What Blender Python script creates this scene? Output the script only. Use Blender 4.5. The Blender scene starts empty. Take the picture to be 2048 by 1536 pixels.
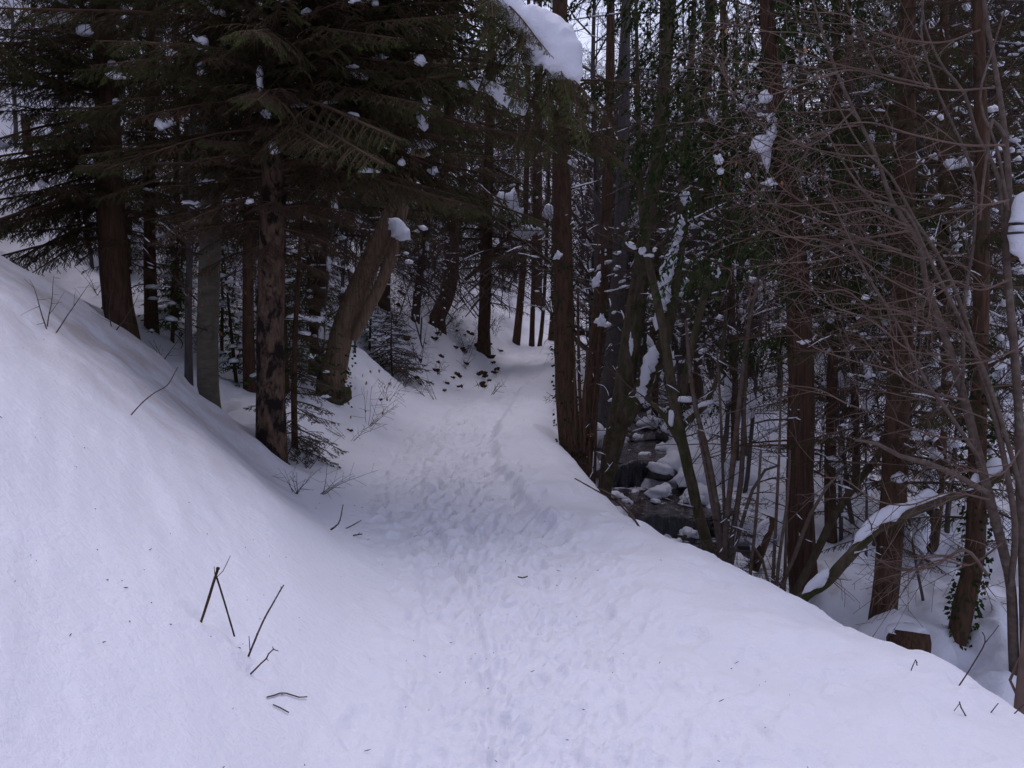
import bpy, math, random
import numpy as np
from mathutils import Vector, Matrix, Quaternion

scene = bpy.context.scene
COL = scene.collection
R = math.radians

# ------------------------------------------------------------------ camera
F, PITCH, EYE = 1950.0, R(4.92), Vector((0, 0, 1.8))
cam_d = bpy.data.cameras.new("camera")
cam_d.sensor_width = 36
cam_d.lens = F / 2048 * 36
cam_d.clip_start, cam_d.clip_end = 0.05, 600
cam = bpy.data.objects.new("camera", cam_d)
COL.objects.link(cam)
cam.location = EYE
cam.rotation_euler = (math.pi / 2 - PITCH, 0, 0)
scene.camera = cam

# ------------------------------------------------------------------ sky, sun, exposure
SUN_EL, SUN_AZ = R(70), R(5)
world = bpy.data.worlds.new("World")
scene.world = world
world.use_nodes = True
wn = world.node_tree.nodes
bg = wn["Background"]
sky = wn.new("ShaderNodeTexSky")
sky.sky_type = 'NISHITA'
sky.sun_disc = False
sky.sun_elevation = SUN_EL
sky.sun_rotation = SUN_AZ
sky.altitude = 700
sky.air_density = 1.0
sky.dust_density = 3.0
sky.ozone_density = 1.6
# thin high cloud: the whole sky paler, with the faint pink of a winter evening
hsv = wn.new("ShaderNodeHueSaturation"); hsv.inputs["Saturation"].default_value = .45
tint = wn.new("ShaderNodeMix"); tint.data_type = 'RGBA'; tint.blend_type = 'MULTIPLY'; tint.inputs[0].default_value = 1
tint.inputs[7].default_value = (.985, .955, 1.11, 1)
world.node_tree.links.new(sky.outputs[0], hsv.inputs["Color"])
world.node_tree.links.new(hsv.outputs[0], tint.inputs[6])
world.node_tree.links.new(tint.outputs[2], bg.inputs[0])
bg.inputs[1].default_value = 0.15
sun_d = bpy.data.lights.new("sun", 'SUN')
sun_d.energy = 0.65
sun_d.angle = R(40)
sun_d.color = (1.0, 0.93, 0.97)
sun = bpy.data.objects.new("sun", sun_d)
COL.objects.link(sun)
# direction towards the sun: azimuth measured from +Y towards +X
sd = Vector((math.sin(SUN_AZ) * math.cos(SUN_EL), math.cos(SUN_AZ) * math.cos(SUN_EL), math.sin(SUN_EL)))
sun.rotation_euler = sd.to_track_quat('Z', 'Y').to_euler()
scene.view_settings.view_transform = 'Standard'
scene.view_settings.look = 'None'
scene.view_settings.gamma = 1
scene.view_settings.exposure = 0.20
scene.render.engine = 'CYCLES'
scene.cycles.use_denoising = True
scene.cycles.max_bounces = 6
scene.cycles.diffuse_bounces = 4
scene.cycles.transparent_max_bounces = 8

rng = random.Random(11)

# ------------------------------------------------------------------ numpy noise
def _hash(ix, iy, seed):
    h = (ix.astype(np.int64) * 374761393 + iy.astype(np.int64) * 668265263 + seed * 974711) & 0xffffffff
    h = ((h ^ (h >> 13)) * 1274126177) & 0xffffffff
    h = ((h ^ (h >> 16)) * 2246822519) & 0xffffffff
    return ((h ^ (h >> 15)) & 0xffff) / 65535.0

def vnoise(x, y, seed=0):
    ix, iy = np.floor(x), np.floor(y)
    fx, fy = x - ix, y - iy
    fx = fx * fx * fx * (fx * (fx * 6 - 15) + 10); fy = fy * fy * fy * (fy * (fy * 6 - 15) + 10)
    a, b = _hash(ix, iy, seed), _hash(ix + 1, iy, seed)
    c, d = _hash(ix, iy + 1, seed), _hash(ix + 1, iy + 1, seed)
    return (a + (b - a) * fx) * (1 - fy) + (c + (d - c) * fx) * fy - 0.5

def fbm(x, y, seed=0, o=3, g=0.5):
    s, a = 0, 1.0
    for k in range(o):
        s = s + a * vnoise(x * 2 ** k + 13.7 * k, y * 2 ** k + 5.1 * k, seed + k)
        a *= g
    return s

def sstep(a, b, x):
    t = np.clip((x - a) / (b - a), 0, 1)
    return t * t * (3 - 2 * t)

# ------------------------------------------------------------------ terrain: lofted control lines
def line(d):
    ys = sorted(d)
    return np.array(ys, float), np.array([d[y] for y in ys], float)

def pchip(x, xp, fp):
    x = np.clip(np.asarray(x, float), xp[0], xp[-1])
    h = np.diff(xp); s = np.diff(fp) / h
    m = np.zeros_like(fp)
    m[0], m[-1] = s[0], s[-1]
    for i in range(1, len(fp) - 1):
        if s[i - 1] * s[i] > 0:
            w1, w2 = 2 * h[i] + h[i - 1], h[i] + 2 * h[i - 1]
            m[i] = (w1 + w2) / (w1 / s[i - 1] + w2 / s[i])
    k = np.clip(np.searchsorted(xp, x, 'right') - 1, 0, len(xp) - 2)
    t = (x - xp[k]) / h[k]
    return ((2 * t ** 3 - 3 * t ** 2 + 1) * fp[k] + (t ** 3 - 2 * t ** 2 + t) * h[k] * m[k]
            + (-2 * t ** 3 + 3 * t ** 2) * fp[k + 1] + (t ** 3 - t ** 2) * h[k] * m[k + 1])

PC = line({-8: .2, 2: .1, 3.9: .08, 5: .04, 7: -.23, 8.8: -.6, 11.7: -.86, 14: -.89, 17.5: -.66, 23: 0, 29: .8, 36: 2.4, 45: 5, 60: 9, 90: 16, 120: 24})
PZ = line({-8: 0, 15: 0, 17.5: .02, 24: .2, 30: .55, 36: .95, 45: 2.2, 60: 7, 90: 16.5, 120: 25})
SZ = line({-8: -2.2, 2: -2.0, 6: -1.8, 9: -1.6, 12.75: -1.42, 13.05: -1.14, 14.85: -1.1, 15.1: -.76, 17: -.72, 17.6: -.6, 20: -.48, 20.5: -.38, 22: -.32, 26: -.08, 30: .25, 36: .75, 45: 2.0, 60: 6.4, 90: 13.6, 120: 21.5})
# (X line, Z line or None -> computed)
LX = dict(
 B=line({-8: -14, 2: -14, 24: -15, 45: -16, 60: -16, 90: -20, 120: -20}),
 C=line({-8: -6, 2: -6, 24: -6.5, 36: -6, 45: -4, 60: -2, 90: 4, 120: 10}),
 D=line({-8: -2.4, 2: -2.4, 4: -2.5, 6.5: -2.85, 9: -3.6, 10.5: -3.35, 12: -3.5, 14: -3.3, 17.5: -3.05, 24: -2.4, 30: -1.4, 36: -.4, 45: 1.6, 60: 5.0, 90: 11, 120: 18}),
 E=line({-8: -.75, 2: -.75, 4: -.8, 6.5: -1.15, 9: -2.0, 10.5: -2.0, 12: -1.75, 14: -1.75, 17.5: -1.65, 24: -.7, 30: .2, 36: 1.5, 45: 3.8, 60: 7.2, 90: 14, 120: 22}),
 G=line({-8: 1.0, 2: 1.0, 4: .9, 6.5: .6, 9: .15, 12: -.12, 14: -.12, 17.5: .15, 24: .75, 30: 1.5, 36: 3.2, 45: 6.2, 60: 10.5, 90: 18, 120: 26}),
 H=line({-8: 3.3, 2: 3.2, 4: 2.75, 4.9: 2.57, 6: 2.14, 7.7: 1.49, 9: 1.12, 10.3: .93, 12: .72, 14: .66, 17.5: .95, 24: 1.6, 30: 2.6, 36: 4.2, 45: 7.2, 60: 11.8, 90: 20, 120: 28}),
 I=line({-8: 3.9, 2: 3.7, 4: 3.3, 6: 2.8, 8: 2.15, 9: 1.9, 11: 1.6, 13: 1.35, 15: 1.2, 18: 1.75, 22: 2.5, 30: 4.3, 36: 6.3, 45: 9.3, 60: 14, 90: 22, 120: 30}),
 J=line({-8: 4.9, 2: 4.7, 4: 4.3, 6: 3.75, 8: 3.0, 9: 2.75, 11: 2.6, 13: 2.84, 15: 2.45, 18: 2.9, 22: 3.7, 30: 5.4, 36: 7.4, 45: 10.5, 60: 15.5, 90: 24, 120: 32}),
)
LZ = dict(
 A=line({-8: 38, 120: 50}),
 B=line({-8: 9, 2: 9, 9: 8.8, 12: 8.8, 20: 10.2, 24: 12, 36: 15, 45: 17, 60: 20, 90: 27, 120: 34}),
 C=line({-8: 4.3, 2: 4.2, 4: 4.1, 6.5: 3.7, 9: 3.15, 10.5: 2.2, 12: 2.05, 14: 2.3, 17.5: 2.9, 24: 4.6, 30: 5, 36: 5.5, 45: 6.5, 60: 9, 90: 16, 120: 24}),
 D=line({-8: 1.3, 2: 1.3, 4: 1.35, 6.5: 1.37, 9: 1.47, 10.5: .66, 12: .75, 14: .62, 17.5: 1.15, 24: 1.95, 30: 2.0, 36: 2.3, 45: 3.5, 60: 7.5, 90: 15, 120: 23}),
 H=line({-8: -.35, 2: -.35, 4: -.25, 6: -.2, 8: -.18, 10: -.13, 14: -.04, 17.5: -.06, 24: .05, 30: .38, 36: .8, 45: 2.1, 60: 6.5, 90: 13.5, 120: 20}),
 L=line({-8: -1.4, 2: -1.3, 9: -1.05, 13: -.7, 15: -.2, 18: .55, 20: .9, 26: 2.0, 36: 4.0, 45: 5.5, 60: 8, 90: 13, 120: 20}),
 N=line({-8: 2, 9: 1.5, 14: 2.2, 20: 4, 36: 7.5, 45: 9, 60: 12, 90: 18, 120: 26}),
 M=line({-8: 12, 20: 22, 36: 28, 60: 36, 90: 42, 120: 50}),
)

def ctrl(Y):
    g = lambda d, k: float(pchip(Y, *d[k]))
    pz, sz = float(pchip(Y, *PZ)), float(np.interp(Y, *SZ))
    E, G, H, I, J = (g(LX, k) for k in 'EGHIJ')
    pts = [(-75, g(LZ, 'A')), (g(LX, 'B'), g(LZ, 'B')), (g(LX, 'C'), g(LZ, 'C')), (g(LX, 'D'), g(LZ, 'D')),
           (E, pz + .05), (E + .35, pz + .0), (G, pz), ((G + H) / 2, (pz + g(LZ, 'H')) / 2 + .09), (H, g(LZ, 'H')),
           (H + (I - H) * .4, g(LZ, 'H') * .62 + sz * .38), (I, sz - .1), (J, sz - .1), (J + .45, sz + .32), (J + 4.6, g(LZ, 'L')),
           (max(22, J + 9), g(LZ, 'N')), (75, g(LZ, 'M'))]
    return np.array([p[0] for p in pts]), np.array([p[1] for p in pts])

OFFS = ((-.42, .1), (-.2, .2), (0, .4), (.2, .2), (.42, .1))

def base_row(Y, X):
    cx, cz = ctrl(Y)
    k = 0.5 + 0.025 * max(Y, 0)
    return sum(w * np.interp(X + o * k, cx, cz) for o, w in OFFS)

def zone(Y):
    return tuple(float(pchip(Y, *LX[k])) for k in 'EGHIJ') + (float(pchip(Y, *PC)),)

def detail(X, Y, E, G, H, I, J, pc):
    """snow relief; all arguments arrays of one shape (or scalars for zone lines)"""
    left = 1 - sstep(E - .6, E + .1, X)
    crest = np.clip((Y - 8.6) / 1.4, 0, 1)
    z = left * (1 - crest) * (.010 * fbm(X * 7, Y * 7, 6, 3, .6) + .075 * fbm(X * .9 + Y * .35, Y * .5, 3) + .05 * fbm((X + Y * .45) * 3.2, (Y - X * .3) * .7, 5))
    z = z + left * crest * (.34 * fbm(X * .8, Y * .8, 21, 2) + .16 * fbm(X * 2.4, Y * 1.5, 22, 3))
    rav = sstep(H - .15, H + .5, X)
    strm = sstep(I - .25, I + .1, X) * (1 - sstep(J - .1, J + .25, X))
    z = z + rav * (1 - .8 * strm) * (.34 * fbm(X * .9, Y * .9, 31, 2) + .22 * fbm(X * 2.6, Y * 2.0, 32, 3))
    sh = sstep(G - .3, G + .2, X) * (1 - rav)
    z = z + sh * (.10 * fbm(X * 1.1 + Y * .5, Y * 1.6 - X * .5, 41, 3) + .038 * np.abs(fbm(X * 2 + Y, Y * 2.4 - X, 42, 2)))
    return z

def hz(X, Y):
    E, G, H, I, J, pc = zone(Y)
    x = np.array([float(X)])
    return float(base_row(Y, x)[0] + detail(x, np.array([float(Y)]), E, G, H, I, J, pc)[0])

FWD = Vector((0, math.cos(PITCH), -math.sin(PITCH)))
UPV = Vector((0, math.sin(PITCH), math.cos(PITCH)))
def ray(px, py):
    return Vector(((px - 1024) / F, 0, 0)) + FWD + UPV * ((768 - py) / F)
def pix(px, py, Y):
    d = ray(px, py)
    return EYE + d * (Y / d.y)
def ground(px, py, y0=2.0, y1=90.0):
    d = ray(px, py); Y = y0
    while Y < y1:
        p = EYE + d * (Y / d.y)
        if p.z <= hz(p.x, Y):
            lo, hi = Y / 1.02, Y
            for _ in range(10):
                m = (lo + hi) / 2; q = EYE + d * (m / d.y)
                if q.z <= hz(q.x, m): hi = m
                else: lo = m
            return EYE + d * (hi / d.y)
        Y *= 1.02
    return EYE + d * (y1 / d.y)

# ------------------------------------------------------------------ materials
def mat(name, rough=.8, spec=.3):
    m = bpy.data.materials.new(name); m.use_nodes = True
    nt = m.node_tree; b = nt.nodes["Principled BSDF"]
    b.inputs["Roughness"].default_value = rough
    b.inputs["Specular IOR Level"].default_value = spec
    return m, nt, b

def node(nt, t, **kw):
    n = nt.nodes.new(t)
    for k, v in kw.items():
        if k in n.inputs: n.inputs[k].default_value = v
        else: setattr(n, k, v)
    return n

def coords(nt, obj=True, scale=(1, 1, 1)):
    mp = node(nt, "ShaderNodeMapping"); mp.inputs["Scale"].default_value = scale
    if obj:
        tc = node(nt, "ShaderNodeTexCoord"); nt.links.new(tc.outputs["Object"], mp.inputs[0])
    else:
        g = node(nt, "ShaderNodeNewGeometry"); nt.links.new(g.outputs["Position"], mp.inputs[0])
    return mp.outputs[0]

def ramp(nt, fac, stops):
    r = node(nt, "ShaderNodeValToRGB")
    while len(r.color_ramp.elements) < len(stops): r.color_ramp.elements.new(.5)
    for e, (p, c) in zip(r.color_ramp.elements, stops):
        e.position = p; e.color = (*c, 1)
    nt.links.new(fac, r.inputs[0])
    return r.outputs[0]

def noise_tex(nt, vec, scale, detail=4, rough=.55, dist=0):
    n = node(nt, "ShaderNodeTexNoise", Scale=scale, Detail=detail, Roughness=rough, Distortion=dist)
    nt.links.new(vec, n.inputs["Vector"])
    return n.outputs["Fac"]

def bump(nt, b, h, strength, dist=.02, prev=None):
    n = node(nt, "ShaderNodeBump", Strength=strength, Distance=dist)
    nt.links.new(h, n.inputs["Height"])
    if prev is not None: nt.links.new(prev, n.inputs["Normal"])
    nt.links.new(n.outputs[0], b.inputs["Normal"])
    return n.outputs[0]

def mixc(nt, fac, a, bcol):
    n = node(nt, "ShaderNodeMix", data_type='RGBA')
    for s, i in ((fac, 0), (a, 6), (bcol, 7)):
        if isinstance(s, (tuple, list)): n.inputs[i].default_value = (*s, 1)
        elif isinstance(s, float): n.inputs[i].default_value = s
        else: nt.links.new(s, n.inputs[i])
    return n.outputs[2]

SNOW = (.79, .795, .87)
def snow_mat(name, grain=.25, dust=False):
    m, nt, b = mat(name, .55, .35)
    v = coords(nt, False)
    n1 = noise_tex(nt, v, 1.3, 3); n2 = noise_tex(nt, v, 22, 4, .65); n3 = noise_tex(nt, v, 130, 2, .6)
    c = ramp(nt, n1, [(.3, tuple(x * .95 for x in SNOW)), (.7, SNOW)])
    if dust:   # windblown dust on the bank, in bands running down the slope
        vr = node(nt, "ShaderNodeMapping"); vr.inputs["Rotation"].default_value = (0, R(38), R(-24)); vr.inputs["Scale"].default_value = (.16, 1.5, 1.5)
        g = node(nt, "ShaderNodeNewGeometry"); nt.links.new(g.outputs["Position"], vr.inputs[0])
        d1 = noise_tex(nt, vr.outputs[0], 2.0, 5, .6)
        dr = ramp(nt, d1, [(.36, (0, 0, 0)), (.62, (1, 1, 1))])
        dist = node(nt, "ShaderNodeVectorMath", operation='DISTANCE'); nt.links.new(g.outputs["Position"], dist.inputs[0]); dist.inputs[1].default_value = (-3.3, 8.2, 1.2)
        mr = node(nt, "ShaderNodeMapRange"); mr.inputs[1].default_value = .6; mr.inputs[2].default_value = 3.0; mr.inputs[3].default_value = .65; mr.inputs[4].default_value = 0
        nt.links.new(dist.outputs["Value"], mr.inputs[0])
        mu = node(nt, "ShaderNodeMath", operation='MULTIPLY'); nt.links.new(dr, mu.inputs[0]); nt.links.new(mr.outputs[0], mu.inputs[1])
        c = mixc(nt, mu.outputs[0], c, (.44, .355, .32))
    nt.links.new(c, b.inputs["Base Color"])
    p = bump(nt, b, n2, grain, .03)
    bump(nt, b, n3, grain * .7, .006, p)
    return m

def bark_mat(name, dark, light, sc=(9, 9, 1.6), patch=None, patch_pos=(.5, .62), bs=.7):
    m, nt, b = mat(name, .9, .15)
    v = coords(nt, True, sc)
    n = noise_tex(nt, v, 2.2, 6, .65, .4)
    c = ramp(nt, n, [(.3, dark), (.72, light)])
    if patch:
        v2 = coords(nt, True, (1, 1, .6))
        n2 = noise_tex(nt, v2, 7.5, 5, .6, .3)
        f = ramp(nt, n2, [(patch_pos[0], (0, 0, 0)), (patch_pos[1], (1, 1, 1))])
        c = mixc(nt, f, c, patch)
    nt.links.new(c, b.inputs["Base Color"])
    bump(nt, b, n, bs, .03)
    return m

def flat_mat(name, c1, c2, rough=.8, spec=.25, sc=3.0):
    m, nt, b = mat(name, rough, spec)
    v = coords(nt, False)
    n = noise_tex(nt, v, sc, 3)
    nt.links.new(ramp(nt, n, [(.35, c1), (.65, c2)]), b.inputs["Base Color"])
    return m

M = dict(
 path=snow_mat("trodden_snow", .55), bank=snow_mat("bank_snow", .55, True), rav=snow_mat("ravine_snow", .55), snow=snow_mat("clump_snow", .5),
 spruce=bark_mat("spruce_bark", (.042, .025, .018), (.165, .105, .074), (12, 12, 4), (.016, .011, .010), (.47, .56)),
 beech=bark_mat("beech_bark", (.085, .075, .057), (.16, .142, .11), (3, 3, 9), (.06, .055, .045), (.58, .72), .25),
 dark=bark_mat("dark_bark", (.042, .023, .015), (.13, .076, .05), (11, 11, 2), (.045, .045, .03), (.58, .7)),
 maple=bark_mat("furrowed_bark", (.085, .055, .036), (.27, .19, .13), (16, 16, 1.2), (.04, .04, .025), (.6, .7), .9),
 cedar=bark_mat("fibrous_bark", (.035, .02, .014), (.13, .072, .048), (22, 22, .9), None, bs=1.0),
 moss=bark_mat("mossy_bark", (.045, .033, .022), (.14, .11, .075), (9, 9, 3), (.05, .055, .02), (.5, .62)),
 grey=bark_mat("grey_bark", (.06, .05, .05), (.13, .115, .11), (12, 12, 2)),
 rtwig=flat_mat("red_twig", (.095, .060, .047), (.175, .118, .094), .7),
 stem=bark_mat("hazel_bark", (.075, .052, .042), (.16, .122, .10), (6, 6, 8), (.17, .15, .13), (.6, .68), .3),
 twig=flat_mat("bare_twig", (.042, .027, .022), (.095, .064, .054), .85),
 dtwig=flat_mat("dead_twig", (.055, .031, .020), (.12, .072, .047), .9),
 needle=flat_mat("spruce_needle", (.028, .055, .010), (.080, .125, .030), .75, .1, 2.0),
 needle2=flat_mat("fir_needle", (.020, .036, .018), (.05, .075, .034), .6, .3, 2.0),
 leaf=flat_mat("evergreen_leaf", (.015, .032, .009), (.042, .066, .020), .7, .1, 5.0),
 dry=flat_mat("dry_leaf", (.20, .09, .04), (.36, .19, .09), .8, .2, 9.0),
 earth=flat_mat("bank_earth", (.03, .018, .012), (.085, .05, .03), .95, .1, 14.0),
 grass=flat_mat("dead_grass", (.08, .05, .03), (.20, .13, .08), .9, .1, 14.0),
 rock=flat_mat("wet_rock", (.02, .017, .017), (.07, .06, .055), .45, .5, 6.0),
 cut=flat_mat("cut_wood", (.28, .15, .08), (.36, .21, .12), .8),
)
# water
m, nt, b = mat("stream_water", .12, .6)
v = coords(nt, False, (1, .5, 1)); n = noise_tex(nt, v, 5, 5, .65, 1.2); n2 = noise_tex(nt, v, 16, 4, .6, .6)
nt.links.new(ramp(nt, n2, [(.45, (.050, .036, .034)), (.60, (.10, .08, .08)), (.72, (.45, .43, .47))]), b.inputs["Base Color"])
bump(nt, b, n, .6, .04); M['water'] = m
m, nt, b = mat("falling_water", .15, .6)
v = coords(nt, False, (30, 12, 2.0)); n = noise_tex(nt, v, 1.0, 5, .7, .5)
nt.links.new(ramp(nt, n, [(.48, (.010, .009, .014)), (.62, (.03, .028, .04)), (.76, (.36, .36, .44))]), b.inputs["Base Color"])
bump(nt, b, n, .8, .03); M['fall'] = m
m, nt, b = mat("foam", .6, .3)
v = coords(nt, False); n = noise_tex(nt, v, 14, 5, .65)
nt.links.new(ramp(nt, n, [(.42, (.10, .09, .11)), (.62, (.65, .65, .72))]), b.inputs["Base Color"]); M['foam'] = m

# ------------------------------------------------------------------ object helpers
ORIG = {}
def tag(o, label=None, cat=None, group=None, kind=None):
    if label: o["label"] = label
    if cat: o["category"] = cat
    if group: o["group"] = group
    if kind: o["kind"] = kind
    return o

def thing(name, loc, label, cat, group=None):
    o = bpy.data.objects.new(name, None)
    COL.objects.link(o); o.location = loc; o.empty_display_size = .2
    ORIG[o.name] = Vector(loc)
    return tag(o, label, cat, group)

def put(name, me, parent=None, mtx=None):
    o = bpy.data.objects.new(name, me); COL.objects.link(o)
    if parent is not None: o.parent = parent
    if mtx is not None: o.matrix_local = mtx
    return o

def root_loc(p):
    while p.parent is not None: p = p.parent
    return ORIG.get(p.name, Vector((0, 0, 0)))

class MB:
    def __init__(s): s.v, s.f = [], []
    def tube(s, pts, rad, seg=6, rough=0.0, cap=True, squash=1.0):
        n = len(pts); b0 = len(s.v)
        ref = None
        for i, p in enumerate(pts):
            t = pts[min(i + 1, n - 1)] - pts[max(i - 1, 0)]
            if t.length < 1e-9: t = Vector((0, 0, 1))
            t.normalize()
            if ref is None:
                ref = Vector((1, 0, 0)) if abs(t.x) < .8 else Vector((0, 1, 0))
            u = ref - t * ref.dot(t)
            if u.length < 1e-6: u = t.orthogonal()
            u.normalize(); w = t.cross(u); ref = u
            for k in range(seg):
                a = 2 * math.pi * k / seg
                r = rad[i] * (1 + (rng.uniform(-rough, rough) if rough else 0))
                s.v.append(p + u * (math.cos(a) * r) + w * (math.sin(a) * r * squash))
        for i in range(n - 1):
            o = b0 + i * seg
            for k in range(seg):
                k2 = (k + 1) % seg
                s.f.append((o + k, o + k2, o + seg + k2, o + seg + k))
        if cap and seg > 3:
            s.f.append(tuple(b0 + k for k in range(seg))[::-1])
            o = b0 + (n - 1) * seg
            s.f.append(tuple(o + k for k in range(seg)))
    def tri(s, a, b, c):
        k = len(s.v); s.v += [a, b, c]; s.f.append((k, k + 1, k + 2))
    def quad(s, a, b, c, d):
        k = len(s.v); s.v += [a, b, c, d]; s.f.append((k, k + 1, k + 2, k + 3))
    def leaf(s, p, d, n, L, W):
        """pointed leaf, two folded halves"""
        w = d.cross(n)
        if w.length < 1e-6: w = d.orthogonal()
        w.normalize()
        k = len(s.v)
        s.v += [p, p + d * (L * .45) + w * W * .5 + n * W * .15, p + d * L, p + d * (L * .45) - w * W * .5 + n * W * .15]
        s.f += [(k, k + 1, k + 2), (k, k + 2, k + 3)]
    def lump(s, c, size, sub=2, amp=.25, flat=.5, rot=None):
        V, Fc = ICO[sub]
        b0 = len(s.v); o = Vector((rng.uniform(0, 50), rng.uniform(0, 50), rng.uniform(0, 50)))
        from mathutils import noise as mn
        for q in V:
            k = 1 + amp * (mn.noise(q * 1.6 + o) + .5 * mn.noise(q * 3.4 + o))
            w = Vector((q.x * size[0], q.y * size[1], q.z * size[2] * (flat if q.z < 0 else 1))) * k
            if rot is not None: w = rot @ w
            s.v.append(c + w)
        s.f += [tuple(b0 + i for i in f) for f in Fc]
    def mesh(s, name, m, origin=None, smooth=True):
        me = bpy.data.meshes.new(name)
        if origin is not None and origin.length > 0:
            vv = [v - origin for v in s.v]
        else: vv = s.v
        me.from_pydata(vv, [], s.f)
        if smooth: me.polygons.foreach_set("use_smooth", [True] * len(me.polygons))
        me.materials.append(m); me.update()
        return me
    def build(s, name, m, parent=None, smooth=True, origin=None):
        if parent is not None: o0 = root_loc(parent)
        else: o0 = origin
        o = put(name, s.mesh(name, m, o0, smooth), parent)
        if parent is None and origin is not None:
            o.location = origin; ORIG[o.name] = Vector(origin)
        return o

def _ico(sub):
    import bmesh
    bm = bmesh.new(); bmesh.ops.create_icosphere(bm, subdivisions=sub, radius=1)
    bm.verts.ensure_lookup_table()
    V = [v.co.copy() for v in bm.verts]; Fc = [tuple(v.index for v in f.verts) for f in bm.faces]
    bm.free(); return V, Fc
ICO = {k: _ico(k) for k in (1, 2, 3, 4)}

def smooth_path(pts, rads, step):
    """Catmull-Rom resample"""
    P = [pts[0] * 2 - pts[1]] + list(pts) + [pts[-1] * 2 - pts[-2]]
    op, orr = [], []
    for i in range(1, len(P) - 2):
        L = (P[i + 1] - P[i]).length; n = max(1, int(round(L / step)))
        for k in range(n):
            t = k / n; a, b, c, d = P[i - 1], P[i], P[i + 1], P[i + 2]
            op.append(.5 * ((2 * b) + (c - a) * t + (2 * a - 5 * b + 4 * c - d) * t * t + (3 * b - a - 3 * c + d) * t ** 3))
            orr.append(rads[i - 1] * (1 - t) + rads[i] * t)
    op.append(pts[-1].copy()); orr.append(rads[-1])
    return op, orr

# ------------------------------------------------------------------ terrain mesh
# hollows melted round the feet of the trunks (x, y, trunk radius)
WELLS = [((px - 1024) / F * Y, Y, r) for px, Y, r in ((545, 9.7, .2), (420, 10.6, .16), (255, 12.2, .28), (303, 13, .12), (350, 14, .08), (386, 11.6, .07), (500, 12.4, .1),
    (592, 10.2, .06), (672, 13.8, .24), (876, 23, .2), (1140, 13.3, .2), (1605, 10, .2), (1765, 9.2, .18), (1905, 8.4, .16), (1670, 11.8, .1), (785, 13.6, .06), (628, 14.8, .13), (968, 25, .14))]

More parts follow.
